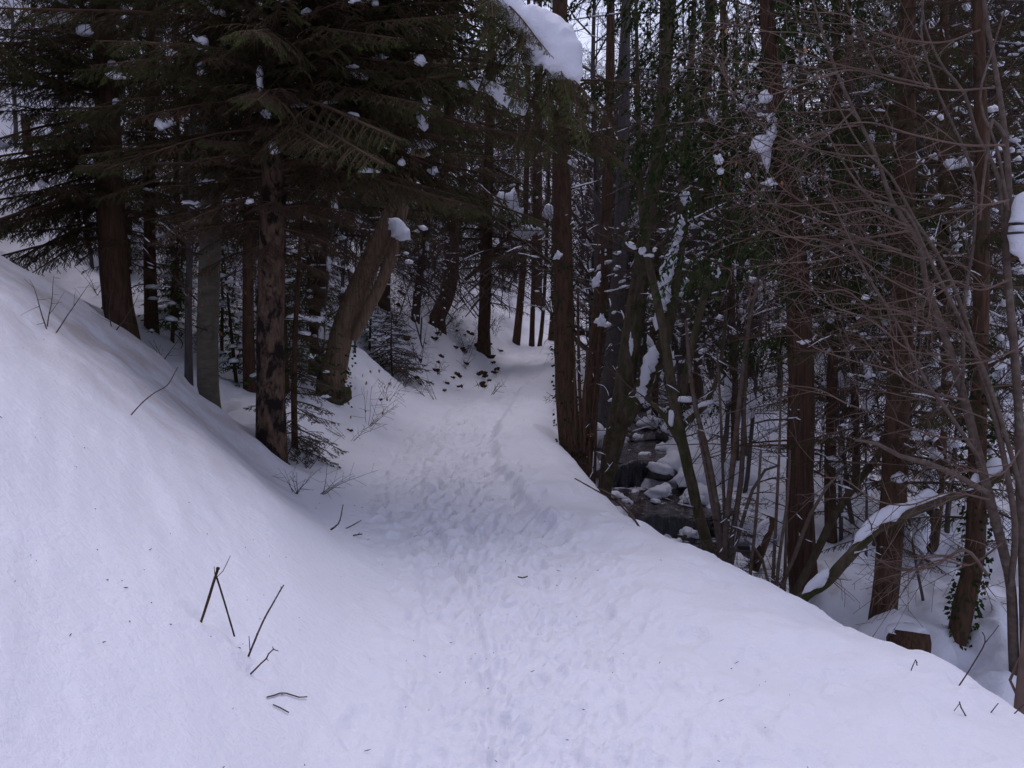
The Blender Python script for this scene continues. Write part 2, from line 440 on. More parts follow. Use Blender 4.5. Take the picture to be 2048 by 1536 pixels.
def build_terrain():
    for px, py in ((405, 1235), (469, 1273), (499, 1307), (507, 1342), (663, 1058), (590, 985), (640, 985), (1826, 1332), (1923, 1364)):
        g = ground(px, py); WELLS.append((g.x, g.y, .035))
    Ys = list(np.linspace(-8, 1.3, 16)) + list(np.exp(np.arange(math.log(1.5), math.log(112), .0066)))
    xi = np.linspace(-.62, .62, 500)
    no = 34
    far = np.linspace(0, 1, no + 1)[1:] ** 1.8
    rows = []
    for Y in Ys:
        w = max(Y, .8) + 1
        inn = xi * w
        lo = inn[0] - far[::-1] * (72 + inn[0]); hi = inn[-1] + far * (72 - inn[-1])
        X = np.concatenate([lo, inn, hi])
        rows.append((Y, X, base_row(Y, X), zone(Y)))
    X = np.array([r[1] for r in rows]); Y = np.array([np.full(len(r[1]), r[0]) for r in rows]); Z = np.array([r[2] for r in rows])
    zz = np.array([r[3] for r in rows])
    E, G, H, I, J, pc = (np.repeat(zz[:, k:k + 1], X.shape[1], 1) for k in range(6))
    Z += detail(X, Y, E, G, H, I, J, pc)
    # trodden trail: sunk bed with a crisp right-hand edge, ruffled snow, footprints
    hw = .66 + .05 * np.sin(Y * .9)
    edge = pc + hw + .06 * fbm(Y * 1.3, Y * .2, 51)
    inner = sstep(pc - hw - .35, pc - hw + .05, X) * (1 - sstep(edge - .08, edge + .17, X)) * sstep(6.2, 8.2, Y)
    inner2 = sstep(pc - hw - .4, pc - hw, X) * (1 - sstep(edge - .1, edge + .5, X))
    tramp = np.maximum(inner, inner2) * (1 - sstep(33, 44, Y)); inner = inner * (1 - sstep(33, 44, Y)); inner2 = inner2 * (1 - sstep(33, 44, Y))
    Z -= .06 * inner + .025 * inner2
    far_f = 1 - sstep(35, 60, Y)
    Z += far_f * tramp * (.034 * (1 + np.clip((Y - 5) * .1, 0, .8)) * fbm(X * 6, Y * 5, 61, 3, .6) + .012 * fbm(X * 24, Y * 18, 62, 2))
    rim = np.exp(-((X - edge - .09) / .07) ** 2) * sstep(5.5, 8, Y) * far_f
    Z += .04 * rim * (1 + 1.5 * fbm(X * 5, Y * 4, 63))
    for off, wd, dp in ((-.56, .022, .012), (-.47, .018, .010), (-.20, .02, .012), (-.11, .018, .009)):
        ln = np.exp(-((X - pc - off - .05 * vnoise(Y * .7, Y * 0, 71)) / wd) ** 2)
        Z -= 2.6 * dp * ln * far_f * (1 - sstep(33, 44, Y)) * (.35 + .65 * sstep(-.2, .15, vnoise(Y * .9, X * 0 + off * 9, 72)))
    for wx, wy, wr in WELLS:
        q = ((X - wx) ** 2 + (Y - wy) ** 2) / (wr * wr)
        Z += -min(.13, .8 * wr) * np.exp(-q / 2.2) + (.25 if wr < .06 else 1) * .035 * np.exp(-((np.sqrt(q) - 2.6) / .8) ** 2)
    # smooth track of a sledge on the left of the trail
    sl = np.exp(-((X - pc + .34) / .15) ** 2)
    Z -= .034 * sl * far_f * (1 - .25 * vnoise(Y * 14, X * 2, 65))
    r = random.Random(5); yv = np.array([q[0] for q in rows])
    def dent(fx, fy, a, L, W, dep):
        i0, i1 = np.searchsorted(yv, fy - .35), np.searchsorted(yv, fy + .35)
        if i1 <= i0: return
        dx, dy = X[i0:i1] - fx, Y[i0:i1] - fy
        u, w = (dx * math.cos(a) + dy * math.sin(a)) / W, (-dx * math.sin(a) + dy * math.cos(a)) / L
        q = np.sqrt(u * u + w * w)
        Z[i0:i1] += np.where(q < 1.7, -dep * (1 - sstep(.65, 1.1, q)) + dep * .4 * np.exp(-((q - 1.25) / .18) ** 2), 0)
    for k in range(2100):
        fy = 2.2 * (30 / 2.2) ** r.random()
        fx = float(np.interp(fy, *PC)) + r.gauss(.12, .33)
        dent(fx, fy, r.gauss(-.1, .35), r.uniform(.10, .155), r.uniform(.04, .065), r.uniform(.004, .014) * (1 + min(1.2, max(0, fy - 5) * .2)))
    for k in range(260):   # scattered steps on the shoulder
        fy = 2.5 * (14 / 2.5) ** r.random()
        e = float(pchip(fy, *LX['G'])); h = float(pchip(fy, *LX['H']))
        fx = e + (h - e) * r.random() ** 1.5 * .85
        dent(fx, fy, r.gauss(-.2, .6), r.uniform(.09, .17), r.uniform(.05, .09), r.uniform(.003, .013))
    nr, nc = X.shape
    co = np.stack([X, Y, Z], -1)
    # vertex normals of the whole sheet, so the three pieces shade as one
    du = np.gradient(co, axis=1); dv = np.gradient(co, axis=0)
    N = np.cross(du, dv); N /= np.linalg.norm(N, axis=-1, keepdims=True)
    idx = np.arange(nr * nc).reshape(nr, nc)
    q = np.stack([idx[:-1, :-1], idx[:-1, 1:], idx[1:, 1:], idx[1:, :-1]], -1)
    xm = X[:-1, :-1]; Em, Gm, Hm = E[:-1, :-1], G[:-1, :-1], H[:-1, :-1]
    cls = np.where(xm < Em + .05, 0, np.where(xm < Gm + .28, 1, 2))
    for k, (nm, mm) in enumerate((("snow_hillside", 'bank'), ("snow_path", 'path'), ("snow_ravine_bank", 'rav'))):
        qs = q[cls == k].reshape(-1, 4)
        u, inv = np.unique(qs, return_inverse=True)
        me = bpy.data.meshes.new(nm)
        vv = co.reshape(-1, 3)[u]; ff = inv.reshape(-1, 4)
        me.vertices.add(len(vv)); me.vertices.foreach_set("co", vv.astype(np.float32).ravel())
        me.loops.add(ff.size); me.loops.foreach_set("vertex_index", ff.astype(np.int32).ravel())
        me.polygons.add(len(ff)); me.polygons.foreach_set("loop_start", np.arange(0, ff.size, 4, dtype=np.int32))
        me.polygons.foreach_set("use_smooth", np.ones(len(ff), bool))
        me.update(calc_edges=True); me.validate()
        me.normals_split_custom_set_from_vertices(N.reshape(-1, 3)[u].astype(np.float32))
        me.materials.append(M[mm])
        o = put(nm, me); o["kind"] = "structure"
build_terrain()

# ------------------------------------------------------------------ builders for plants
UP = Vector((0, 0, 1))
def rvec(s=1.0):
    return Vector((rng.uniform(-s, s), rng.uniform(-s, s), rng.uniform(-s, s)))

def grow(mb, p, d, L, r, lev, P):
    """branch with recursive side twigs; P: wig, bend(per level), n(per level), ratio, seg(per level), rmin"""
    n = P['step'][lev]; pts, rad = [p.copy()], [r]
    d = d.normalized()
    for i in range(n):
        d = (d + rvec(P['wig']) + UP * (P['bend'][lev] + P.get('lift', 0) * (i / n))).normalized()
        pts.append(pts[-1] + d * (L / n)); rad.append(max(P['rmin'], r * (1 - .82 * (i + 1) / n)))
    mb.tube(pts, rad, P['seg'][lev], cap=False)
    if 'snow' in P and lev <= P['snowlev'] and n > 3 and rng.random() < P['sp']:   # snow lying in a line on the branch
        i0 = rng.randrange(0, n - 2); i1 = min(n, i0 + rng.randint(2, 5))
        pp, rr = smooth_path([pts[i] + UP * (rad[i] * .9) for i in range(i0, i1 + 1)], [rad[i] * .9 + P['sr'] * rng.uniform(.3, 1) for i in range(i0, i1 + 1)], .07)
        rr = [r * rng.uniform(.6, 1.25) for r in rr]; rr[0] *= .3; rr[-1] *= .3
        if abs((pp[-1] - pp[0]).normalized().z) < .8: P['snow'].tube(pp, rr, 5)
    if 'tips' in P: P['tips'].append((pts[-1].copy(), d.copy(), lev))
    if lev + 1 < len(P['step']):
        for k in range(P['n'][lev]):
            t = P.get('t0', .15) + (.97 - P.get('t0', .15)) * (k + rng.random()) / P['n'][lev]
            i = min(int(t * n), n - 1); q = pts[i].lerp(pts[i + 1], t * n - i)
            dd = (pts[i + 1] - pts[i]).normalized()
            s = dd.orthogonal(); s.rotate(Quaternion(dd, rng.uniform(0, 2 * math.pi)))
            if 'flat' in P: s = (s + Vector((0, 0, -s.z)) * P['flat']).normalized()
            c = P.get('open', .8)
            grow(mb, q, dd * (1 - c * .5) + s * c, L * P['ratio'] * (1.15 - .7 * t) * rng.uniform(.6, 1.2), max(P['rmin'], rad[i] * .6), lev + 1, P)

def snow_along(mb, pts, rads, lo=.6, hi=1.5, seg=9, off=.7, dirv=UP, gaps=0.0):
    """lumpy ridge of snow lying along a limb"""
    P, Rr = smooth_path(pts, rads, max(.03, min(rads) * .7))
    o = Vector((rng.uniform(0, 90),) * 3)
    from mathutils import noise as mn
    run, rr = [], []
    def flush():
        if len(run) > 3:
            rr[0] *= .35; rr[-1] *= .35; rr[1] *= .75; rr[-2] *= .75
            mb.tube(run, rr, seg, .09)
        run.clear(); rr.clear()
    for p, r in zip(P, Rr):
        k = mn.noise(p * 4.0 + o); g = mn.noise(p * 1.7 + o * 2)
        if gaps and g < gaps - .5: flush(); continue
        k2 = lo + (hi - lo) * (.5 + .9 * k)
        run.append(p + dirv * (r * off) + rvec(r * .14)); rr.append(max(r * .25, r * k2))
    flush()

# ---- conifer bough: stem along +X, needles on side twigs, hanging a little
def bough(L, side, droop, needle_l, needle_w, gap, hang=.35, sec=True, dead=0.0, tip_up=.25, seed=0):
    r = random.Random(seed)
    nb, tw = MB(), MB()
    def axis(t): return Vector((L * t, 0, -droop * L * t * t + tip_up * L * max(0, t - .55) ** 2))
    n = 14
    tw.tube([axis(i / n) for i in range(n + 1)], [.011 * L * (1 - .85 * i / n) + .002 for i in range(n + 1)], 5, cap=False)
    def needles(p0, p1, dens=1.0):
        d = p1 - p0; ln = d.length
        if ln < 1e-4: return
        d.normalize()
        m = max(2, int(ln / gap * dens)); s = d.cross(UP)
        if s.length < .1: s = d.orthogonal()
        s.normalize()
        for i in range(m):
            q = p0 + d * (ln * (i + r.random()) / m)
            for sg in (-1, 1):
                nd = (d * r.uniform(.4, .9) + s * sg * r.uniform(.6, 1.1) + UP * r.uniform(-.35, .45)).normalized()
                w = nd.cross(UP); w = (w.normalized() if w.length > .05 else s) * needle_w * .5
                ll = needle_l * r.uniform(.7, 1.2)
                nb.tri(q - w, q + w, q + nd * ll)
    def twig(p, d, ln, lev):
        m = 4; q = p.copy(); pts = [q.copy()]
        for i in range(m):
            d = (d + Vector((r.uniform(-.12, .12), r.uniform(-.12, .12), r.uniform(-.12, .05) - hang * .25))).normalized()
            q = q + d * (ln / m); pts.append(q.copy())
        tw.tube(pts, [.0035 * (1 - .7 * i / m) + .0012 for i in range(m + 1)], 3, cap=False)
        bare = r.random() < dead
        for i in range(m):
            if not bare: needles(pts[i], pts[i + 1])
            if sec and lev == 0 and i > 0 or (sec and lev == 0 and ln > .3):
                for sg in (-1, 1):
                    s = d.cross(UP); s = s.normalized() if s.length > .05 else Vector((0, 1, 0))
                    twig(pts[i].lerp(pts[i + 1], r.random()), d * .75 + s * sg * r.uniform(.5, .9), ln * r.uniform(.25, .5) * (1.1 - i / m), 1)
    k = int(L / .075)
    for i in range(k):
        t = .10 + .9 * (i + .5 * r.random()) / k
        p = axis(t); tn = (axis(min(1, t + .02)) - axis(t - .02)).normalized()
        for sg in (-1, 1):
            if r.random() < .12: continue
            ln = side * (1.05 - t) ** .8 * min(1, .35 + 2.6 * t) * r.uniform(.6, 1.15) + .04
            s = Vector((-tn.y, tn.x, 0)).normalized() * sg + Vector((0, 0, r.uniform(-.55, .22)))
            twig(p, tn * r.uniform(.55, .95) + s, ln, 0)
    needles(axis(.25), axis(.6)); needles(axis(.6), axis(1.0))
    return nb, tw

BOUGH = []
for i, (L, sd, dr, dead) in enumerate(((1.7, .52, .22, .12), (1.5, .48, .34, .18), (1.9, .55, .28, .08), (1.35, .46, .15, .3))):
    a, b_ = bough(L, sd, dr, .026, .0042, .0105, .45, True, dead, .3, 100 + i)
    BOUGH.append((a.mesh("needles", M['needle']), b_.mesh("bough", M['dtwig']), L))
DEADB = []
for i in range(2):   # dry lower boughs
    a, b_ = bough(1.3, .42, .25, .02, .003, .06, .5, True, .85, .1, 140 + i)
    DEADB.append((a.mesh("needles", M['needle']), b_.mesh("dry_bough", M['dtwig']), 1.3))
FIR = []
for i in range(2):
    a, b_ = bough(.8, .3, .18, .024, .0045, .012, .15, True, .05, .2, 160 + i)
    FIR.append((a.mesh("needles", M['needle2']), b_.mesh("bough", M['dtwig']), .8))

def add_bough(root, att, az, el, scale, kind=BOUGH, snow=0.0, idx=None, roll=0.0):
    nm, tm, L = kind[rng.randrange(len(kind)) if idx is None else idx]
    rot = Matrix.Rotation(az, 4, 'Z') @ Matrix.Rotation(-el, 4, 'Y') @ Matrix.Rotation(roll, 4, 'X')
    mtx = Matrix.Translation(att - root_loc(root)) @ rot @ Matrix.Scale(scale, 4)
    snow = min(1, snow * 1.3)
    b1 = put("dry_bough" if kind is DEADB else "bough", tm, root, mtx)
    if kind is not DEADB or rng.random() < .4: put("needles", nm, b1)
    if snow > 0 and rng.random() < snow:
        put("snow_load", SLOAD[rng.randrange(len(SLOAD))], b1, Matrix.Translation((L * rng.uniform(.35, .85), rng.uniform(-.1, .1), -.03)) @ Matrix.Rotation(rng.uniform(-.5, .5), 4, 'Z') @ Matrix.Scale(rng.uniform(.5, 1.0), 4))
    return b1
SLOAD = []
for i in range(6):
    s = MB(); n = 9; L = rng.uniform(.14, .34); x = -L / 2; pts, rr = [], []
    for k in range(n):
        u = k / (n - 1); pts.append(Vector((x + L * u, rng.gauss(0, .012), .012 + rng.gauss(0, .008)))); rr.append((.010 + .055 * math.sin(math.pi * min(1, u + .04))) * rng.uniform(.45, 1.2))
    P_, R_ = smooth_path(pts, rr, L / 24); s.tube(P_, R_, 8, .14, squash=.65)
    SLOAD.append(s.mesh("snow_load", M['snow']))

def pixstem(spec, Y, Y1=None, step=.22, down=True, top=0.0, lean=0.0):
    """trunk centre line from (px, py, width px) triples listed from the base up, at depth Y (-> Y1)"""
    n = len(spec)
    pts, rad = [], []
    for i, (px, py, w) in enumerate(spec):
        y = Y if Y1 is None else Y + (Y1 - Y) * i / (n - 1)
        p = pix(px, py, y); pts.append(p); rad.append(w * .5 * y / F)
    if down:
        d = (pts[0] - pts[1]).normalized(); d = (d + Vector((0, 0, -.6))).normalized()
        q = pts[0].copy(); k = 0
        while q.z > hz(q.x, q.y) - .3 and k < 60: q += d * .06; k += 1
        if k: pts.insert(0, q); rad.insert(0, rad[0] * 1.08)
    if top:
        d = (pts[-1] - pts[-2]).normalized(); r0 = rad[-1]
        for k in (1, 2, 3):
            pts.append(pts[-1] + (d + Vector((rng.uniform(-.06, .06), rng.uniform(-.06, .06), .15))).normalized() * (top / 3)); rad.append(r0 * (1 - .3 * k))
    return smooth_path(pts, rad, step)

def at_z(P, Rr, z):
    for i in range(len(P) - 1):
        if P[i].z <= z <= P[i + 1].z:
            t = (z - P[i].z) / max(1e-6, P[i + 1].z - P[i].z)
            return P[i].lerp(P[i + 1], t), Rr[i] * (1 - t) + Rr[i + 1] * t
    return P[-1].copy(), Rr[-1]

def flare(P, Rr, amt=.45, h=.35):
    z0 = P[0].z
    return [r * (1 + amt * math.exp(-max(0, p.z - z0 - .1) / h)) for p, r in zip(P, Rr)]

def trunk_tree(name, label, cat, spec, Y, m, seg=14, rough=.03, top=6.0, Y1=None, group=None, fl=.3, part="trunk"):
    P, Rr = pixstem(spec, Y, Y1, top=top)
    Rr = flare(P, Rr, fl)
    root = thing(name, P[0], label, cat, group)
    mb = MB(); mb.tube(P, Rr, seg, rough)
    mb.build(part, m, root)
    return root, P, Rr

def twigs_on(root, P, Rr, n, z0, z1, L, mt, name="branches", lev=3, bend=(0, -.02, .02), side=None, wig=.12, rmin=.002, ratio=.45, nn=(6, 4), as_parts=False, el=.25):
    sn = MB()
    P_ = dict(snow=sn, snowlev=1, sp=.25, sr=.0045, wig=wig, bend=bend, step=(8, 6, 4)[:lev], seg=(5, 3, 3)[:lev], n=nn, ratio=ratio, rmin=rmin)
    mb = MB()
    for k in range(n):
        q, r = at_z(P, Rr, z0 + (z1 - z0) * (k + rng.random()) / n)
        a = rng.uniform(0, 2 * math.pi) if side is None else rng.gauss(side, .6)
        d = Vector((math.cos(a), math.sin(a), el + rng.uniform(-.2, .3)))
        if as_parts: mb = MB()
        grow(mb, q, d, L * rng.uniform(.5, 1.2), max(rmin, min(r * .45, .004 + L * .007)), 0, P_)
        if as_parts: mb.build("branch", mt, root)
    if not as_parts and mb.v: mb.build(name, mt, root)["kind"] = "stuff"
    if sn.v: sn.build("snow_lines", M['snow'], root)["kind"] = "stuff"

def conifer_boughs(root, P, Rr, z0, z1, n, s0, s1, kind=BOUGH, snow=.12, el0=.05, side=None, spread=9, skip=None):
    for k in range(n):
        t = (k + rng.random() * .8) / n
        q, r = at_z(P, Rr, z0 + (z1 - z0) * t)
        a = k * 2.399 + rng.uniform(-.4, .4) if side is None else rng.gauss(side, spread)
        if skip and skip(a, t): continue
        add_bough(root, q, a, el0 + rng.uniform(-.18, .15) + .25 * t, (s0 + (s1 - s0) * t) * rng.uniform(.8, 1.15), kind, snow, None, rng.uniform(-.25, .25))

def clump(root, px, py, Y, w, h, name="snow_clump", sub=3, amp=.35, flat=.55, label=None, tilt=0.0):
    mb = MB(); s = Y / F
    mb.lump(pix(px, py, Y), (w * .5 * s, min(w, h) * .45 * s, h * .62 * s), sub, amp, flat, Matrix.Rotation(tilt, 3, 'Y'))
    o = mb.build(name, M['snow'], root)
    if label: o["label"] = label
    return o

def leaves_on(mb, P, Rr, n, z0, z1, out=.05, L=.055, W=.04, hang=.5):
    for k in range(n):
        q, r = at_z(P, Rr, rng.uniform(z0, z1)); a = rng.uniform(0, 2 * math.pi)
        o = Vector((math.cos(a), math.sin(a), 0)); p = q + o * (r + rng.uniform(0, out))
        d = (o * rng.uniform(.2, 1) + Vector((rng.uniform(-.5, .5), rng.uniform(-.5, .5), -hang + rng.uniform(-.5, .5)))).normalized()
        mb.leaf(p, d, rvec().normalized(), L * rng.uniform(.7, 1.2), W * rng.uniform(.7, 1.2))

def slab(spec, Y, name, parent, thick=.5, seg=14, amp=.16):
    """thick snow slab: centre line with half widths (px), rounded section, ragged underside"""
    from mathutils import noise as mn
    P0 = [pix(x, y, Y) for x, y, w in spec]; W0 = [w * .5 * Y / F for x, y, w in spec]
    P, W = smooth_path(P0, W0, .022); mb = MB(); n = len(P); o = rvec(40)
    for i, p in enumerate(P):
        t = (P[min(i + 1, n - 1)] - P[max(i - 1, 0)]).normalized()
        nrm = Vector((-t.z, 0, t.x)); nrm = nrm if nrm.z > 0 else -nrm
        dep = t.cross(nrm).normalized()
        e = min(1, (i + .3) / 3, (n - i - .7) / 3)
        for k in range(seg):
            a = 2 * math.pi * k / seg; c, s = math.cos(a), math.sin(a)
            q = p + nrm * (s * W[i] * e) + dep * (c * W[i] * thick * e)
            f = 1 + amp * mn.noise(q * 9 + o) + (amp * 1.7 * mn.noise(q * 17 + o) if s < -.2 else 0) + amp * .35 * mn.noise(q * 26 + o)
            mb.v.append(p + nrm * (s * W[i] * e * f) + dep * (c * W[i] * thick * e * f))
    for i in range(n - 1):
        for k in range(seg):
            k2 = (k + 1) % seg; a = i * seg
            mb.f.append((a + k, a + k2, a + seg + k2, a + seg + k))
    mb.f.append(tuple(range(seg))[::-1]); mb.f.append(tuple((n - 1) * seg + k for k in range(seg)))
    return mb.build(name, M['snow'], parent)

# ------------------------------------------------------------------ the slope on the left: spruces, beech, maple
# big mottled spruce at the foot of the bank
tA, PA, RA = trunk_tree("spruce_tree", "large mottled brown spruce trunk rising from the foot of the left bank beside the trail", "spruce",
    [(543, 930, 60), (542, 850, 58), (541, 700, 55), (543, 560, 54), (545, 430, 52), (547, 300, 48), (548, 150, 44), (549, 0, 40), (550, -200, 34)], 9.7, M['spruce'], 18, .035, 5.0, fl=.12)
conifer_boughs(tA, PA, RA, 2.95, 4.3, 13, .8, 1.15, snow=.3)
conifer_boughs(tA, PA, RA, 3.6, 5.7, 36, 1.35, 1.0, snow=.25)
conifer_boughs(tA, PA, RA, 3.3, 5.4, 15, 1.5, 1.5, side=.05, spread=.5, snow=.1)
conifer_boughs(tA, PA, RA, 2.2, 3.6, 16, .7, 1.0, kind=DEADB, snow=.05, el0=-.1)
conifer_boughs(tA, PA, RA, 3.4, 5.4, 22, 1.2, 1.3, side=-.7, spread=.6, snow=.3)
conifer_boughs(tA, PA, RA, 3.0, 5.4, 22, 1.3, 1.7, side=.1, spread=.45, snow=.3)
conifer_boughs(tA, PA, RA, 2.7, 5.2, 24, 1.0, 1.1, side=3.1, spread=.6, snow=.3)
conifer_boughs(tA, PA, RA, 2.5, 4.6, 22, .8, 1.2, kind=DEADB, snow=.1, el0=-.05)
for k, (z, az, el, s) in enumerate(((2.6, 2.9, -.1, .6), (2.75, 3.4, 0, .7), (3.0, -2.6, -.05, .8), (2.9, -.4, -.05, .8), (3.15, .3, .05, 1.1))):
    add_bough(tA, at_z(PA, RA, z)[0], az, el, s, BOUGH, .2)

# beech with smooth grey bark
tB, PB, RB = trunk_tree("beech_tree", "smooth grey beech trunk with faint rings standing in the snow bank", "beech",
    [(422, 805, 36), (416, 770, 42), (415, 680, 42), (418, 560, 42), (422, 450, 42), (425, 250, 38), (426, 60, 34), (427, -150, 30)], 10.6, M['beech'], 18, .012, 6, fl=.05)
twigs_on(tB, PB, RB, 8, 1.3, 2.6, 1.0, M['twig'], wig=.18)
mb = MB()   # last dry leaves held on its twigs
for k in range(36):
    p = pix(rng.gauss(440, 40), rng.gauss(570, 35), rng.uniform(10.1, 10.8)); mb.leaf(p, Vector((rng.uniform(-.3, .3), rng.uniform(-.3, .3), -1)).normalized(), rvec().normalized(), .05, .024)
mb.build("dry_leaves", M['dry'], tB)["kind"] = "stuff"
twigs_on(tB, PB, RB, 10, 5.5, 9, 2.2, M['twig'], "upper_branches")

# thick pair of trunks up the slope
tC, PC_, RC = trunk_tree("spruce_tree", "thick dark spruce at the far left whose boughs droop over the snow slope", "spruce",
    [(245, 655, 54), (236, 610, 56), (228, 520, 55), (222, 400, 52), (214, 200, 46), (206, 0, 46), (200, -200, 40)], 12.2, M['dark'], 16, .04, 5, fl=.15)
conifer_boughs(tC, PC_, RC, 2.9, 8, 46, 1.15, .9, snow=.12)
for (py, az, el, sc) in ((330, 3.3, -.02, 1.15), (365, 2.9, -.1, 1.3), (405, 3.35, -.12, 1.35), (440, 3.0, -.2, 1.1), (470, 3.6, -.25, .9), (300, 3.6, .0, 1.2), (395, 3.9, -.1, 1.2)):
    add_bough(tC, at_z(PC_, RC, pix(222, py, 12.2).z)[0], az, el, sc, BOUGH, .1)

conifer_boughs(tC, PC_, RC, 2.55, 5.2, 26, 1.0, 1.1, side=math.pi, spread=.55, snow=.06, el0=.0)
conifer_boughs(tC, PC_, RC, 3.0, 5.5, 14, 1.0, 1.0, side=-1.6, spread=.7, snow=.1)
conifer_boughs(tC, PC_, RC, 2.3, 3.6, 12, .7, .9, kind=DEADB, el0=-.1)

tD, PD, RD = trunk_tree("spruce_tree", "slim reddish spruce trunk between the thick dark trunk and the grey beech", "spruce",
    [(302, 615, 26), (300, 540, 25), (299, 400, 23), (300, 250, 20), (302, 0, 17)], 13.0, M['cedar'], 10, .03, 5, fl=.2)
conifer_boughs(tD, PD, RD, 3.2, 8.5, 34, 1.0, .8, snow=.25)
conifer_boughs(tD, PD, RD, 1.9, 3.6, 16, .55, .8, kind=DEADB, el0=-.05)

SIDE = [  # label, polyline, Y, material
 ("thin dark trunk with a broken splinter at its foot, just left of the beech", [(349, 645, 15), (350, 560, 15), (352, 420, 14), (353, 250, 12), (354, 0, 10)], 14.0, 'dark'),
 ("pale slender stem almost touching the left side of the beech", [(377, 700, 15), (377, 600, 14), (381, 450, 13), (385, 250, 12), (389, 0, 10)], 11.6, 'grey'),
 ("dark spruce pole between the beech and the mottled spruce", [(500, 800, 24), (497, 700, 24), (496, 560, 22), (496, 400, 20), (497, 200, 17), (497, -50, 15)], 12.4, 'dark'),
 ("faint thin trunk behind the pale stem on the slope", [(368, 600, 10), (370, 480, 10), (372, 300, 9), (374, 0, 8)], 17.0, 'dark'),
 ("thin pole standing behind the small spruce next to the mottled trunk", [(648, 640, 14), (645, 500, 14), (642, 300, 12), (640, 0, 10)], 19.0, 'dark'),
 ("slim trunk right behind the leaning maple", [(836, 580, 16), (842, 540, 16), (850, 480, 15), (856, 380, 14), (862, 200, 12), (866, 0, 10)], 22.0, 'dark'),
 ("grey trunk seen high up behind the spruce boughs", [(420, 420, 30), (418, 200, 26), (416, 50, 24), (415, -100, 22)], 19.0, 'grey'),
 ("slender dark stem crossing the snow left of the thick spruce", [(62, 330, 10), (64, 200, 9), (66, 50, 8), (66, -100, 7)], 20.0, 'dark'),
]
for k, (lab, sp, Y, mm) in enumerate(SIDE):
    t, P, Rr = trunk_tree("slim_tree", lab, "tree", sp, Y, M[mm], 10, .03, 5, group="slim trunks on the left slope")
    twigs_on(t, P, Rr, 9, P[0].z + .8, P[0].z + 5, .9, M['dtwig'], "dead_branches", wig=.15)
    if k in (2, 0, 4, 5): conifer_boughs(t, P, Rr, P[0].z + 2.6, P[0].z + 8, 22, .8, .8, snow=.3)

# small spruce standing right of the mottled trunk
tE, PE, RE = trunk_tree("young_spruce", "spindly young spruce with sparse twigs close to the right side of the mottled trunk", "spruce",
    [(590, 900, 13), (588, 800, 12), (590, 680, 11), (596, 560, 9), (602, 460, 7), (606, 380, 5)], 10.2, M['dark'], 8, .02, 0, fl=.2)
conifer_boughs(tE, PE, RE, PE[0].z + .3, PE[-1].z, 60, .75, .4, kind=FIR, snow=.05, el0=-.15)
conifer_boughs(tE, PE, RE, PE[0].z + .9, PE[-1].z, 18, .3, .3, snow=.05, el0=-.1)
for az in (-.5, .1, -1.0): add_bough(tE, at_z(PE, RE, PE[0].z + .45)[0], az, -.35, .62, FIR)

# leaning maple with second stem
tM, PM, RM = trunk_tree("maple_tree", "stout leaning maple with furrowed tan bark and a dark mossy foot above the trail", "maple",
    [(672, 838, 38), (662, 800, 48), (668, 740, 50), (684, 670, 47), (708, 600, 44), (738, 530, 41), (771, 460, 38), (802, 390, 36), (830, 320, 34), (852, 250, 36), (872, 170, 32), (890, 80, 28), (905, -40, 24)], 13.8, M['maple'], 18, .06, 5, fl=.1)
mb = MB(); P, Rr = pixstem([(706, 680, 16), (738, 615, 24), (764, 562, 24), (782, 515, 24), (795, 470, 22), (806, 420, 20), (818, 360, 18), (832, 290, 16)], 13.6, down=False, step=.2)
mb.tube(P, Rr, 12, .05); mb.build("second_stem", M['maple'], tM)
mb = MB()
for (x, y, s) in ((690, 790, .10), (645, 775, .10), (678, 815, .09), (655, 800, .11)): mb.lump(pix(x, y, 13.6), (s, s, s), 2, .6, 1)
mb.build("root_burr", M['moss'], tM)
mb = MB(); leaves_on(mb, PM, RM, 260, PM[0].z, PM[0].z + 1.1, .09, .05, .04); mb.build("ivy", M['leaf'], tM)["kind"] = "stuff"
mb = MB()
snow_along(mb, [pix(x, y, 13.65) for x, y in ((815, 330), (828, 285), (838, 255), (848, 225), (858, 190))], [.03, .07, .11, .07, .04], .5, 1.5, 9, .3, Vector((-.6, -.2, .5)))
mb.build("snow_ridge", M['snow'], tM)
slab([(776, 436, 8), (787, 447, 26), (799, 460, 36), (811, 471, 26), (822, 479, 7)], 13.2, "snow_clump", tM, .8, 12, .4).__setitem__("label", "rounded snow cap caught beside the leaning trunk")
twigs_on(tM, PM, RM, 12, 3.5, 8, 2.0, M['twig'])

# spruces added past the left edge to shade the slope, some boughs reaching in
for lab, sp, Y in (("spruce added past the left edge for shade, with boughs in the top left corner", [(-250, 420, 40), (-262, 200, 38), (-270, -100, 32), (-275, -500, 22)], 10.5),
                   ("nearer spruce added past the left edge to shade the snow slope with its boughs", [(-480, 380, 46), (-490, 100, 42), (-500, -300, 34), (-505, -700, 24)], 7.6)):
    t, P, Rr = trunk_tree("spruce_tree", lab, "spruce", sp, Y, M['dark'], 12, .04, 1.5)
    conifer_boughs(t, P, Rr, P[0].z + 1.9, P[-1].z, 44, 1.3, .9, snow=.25)

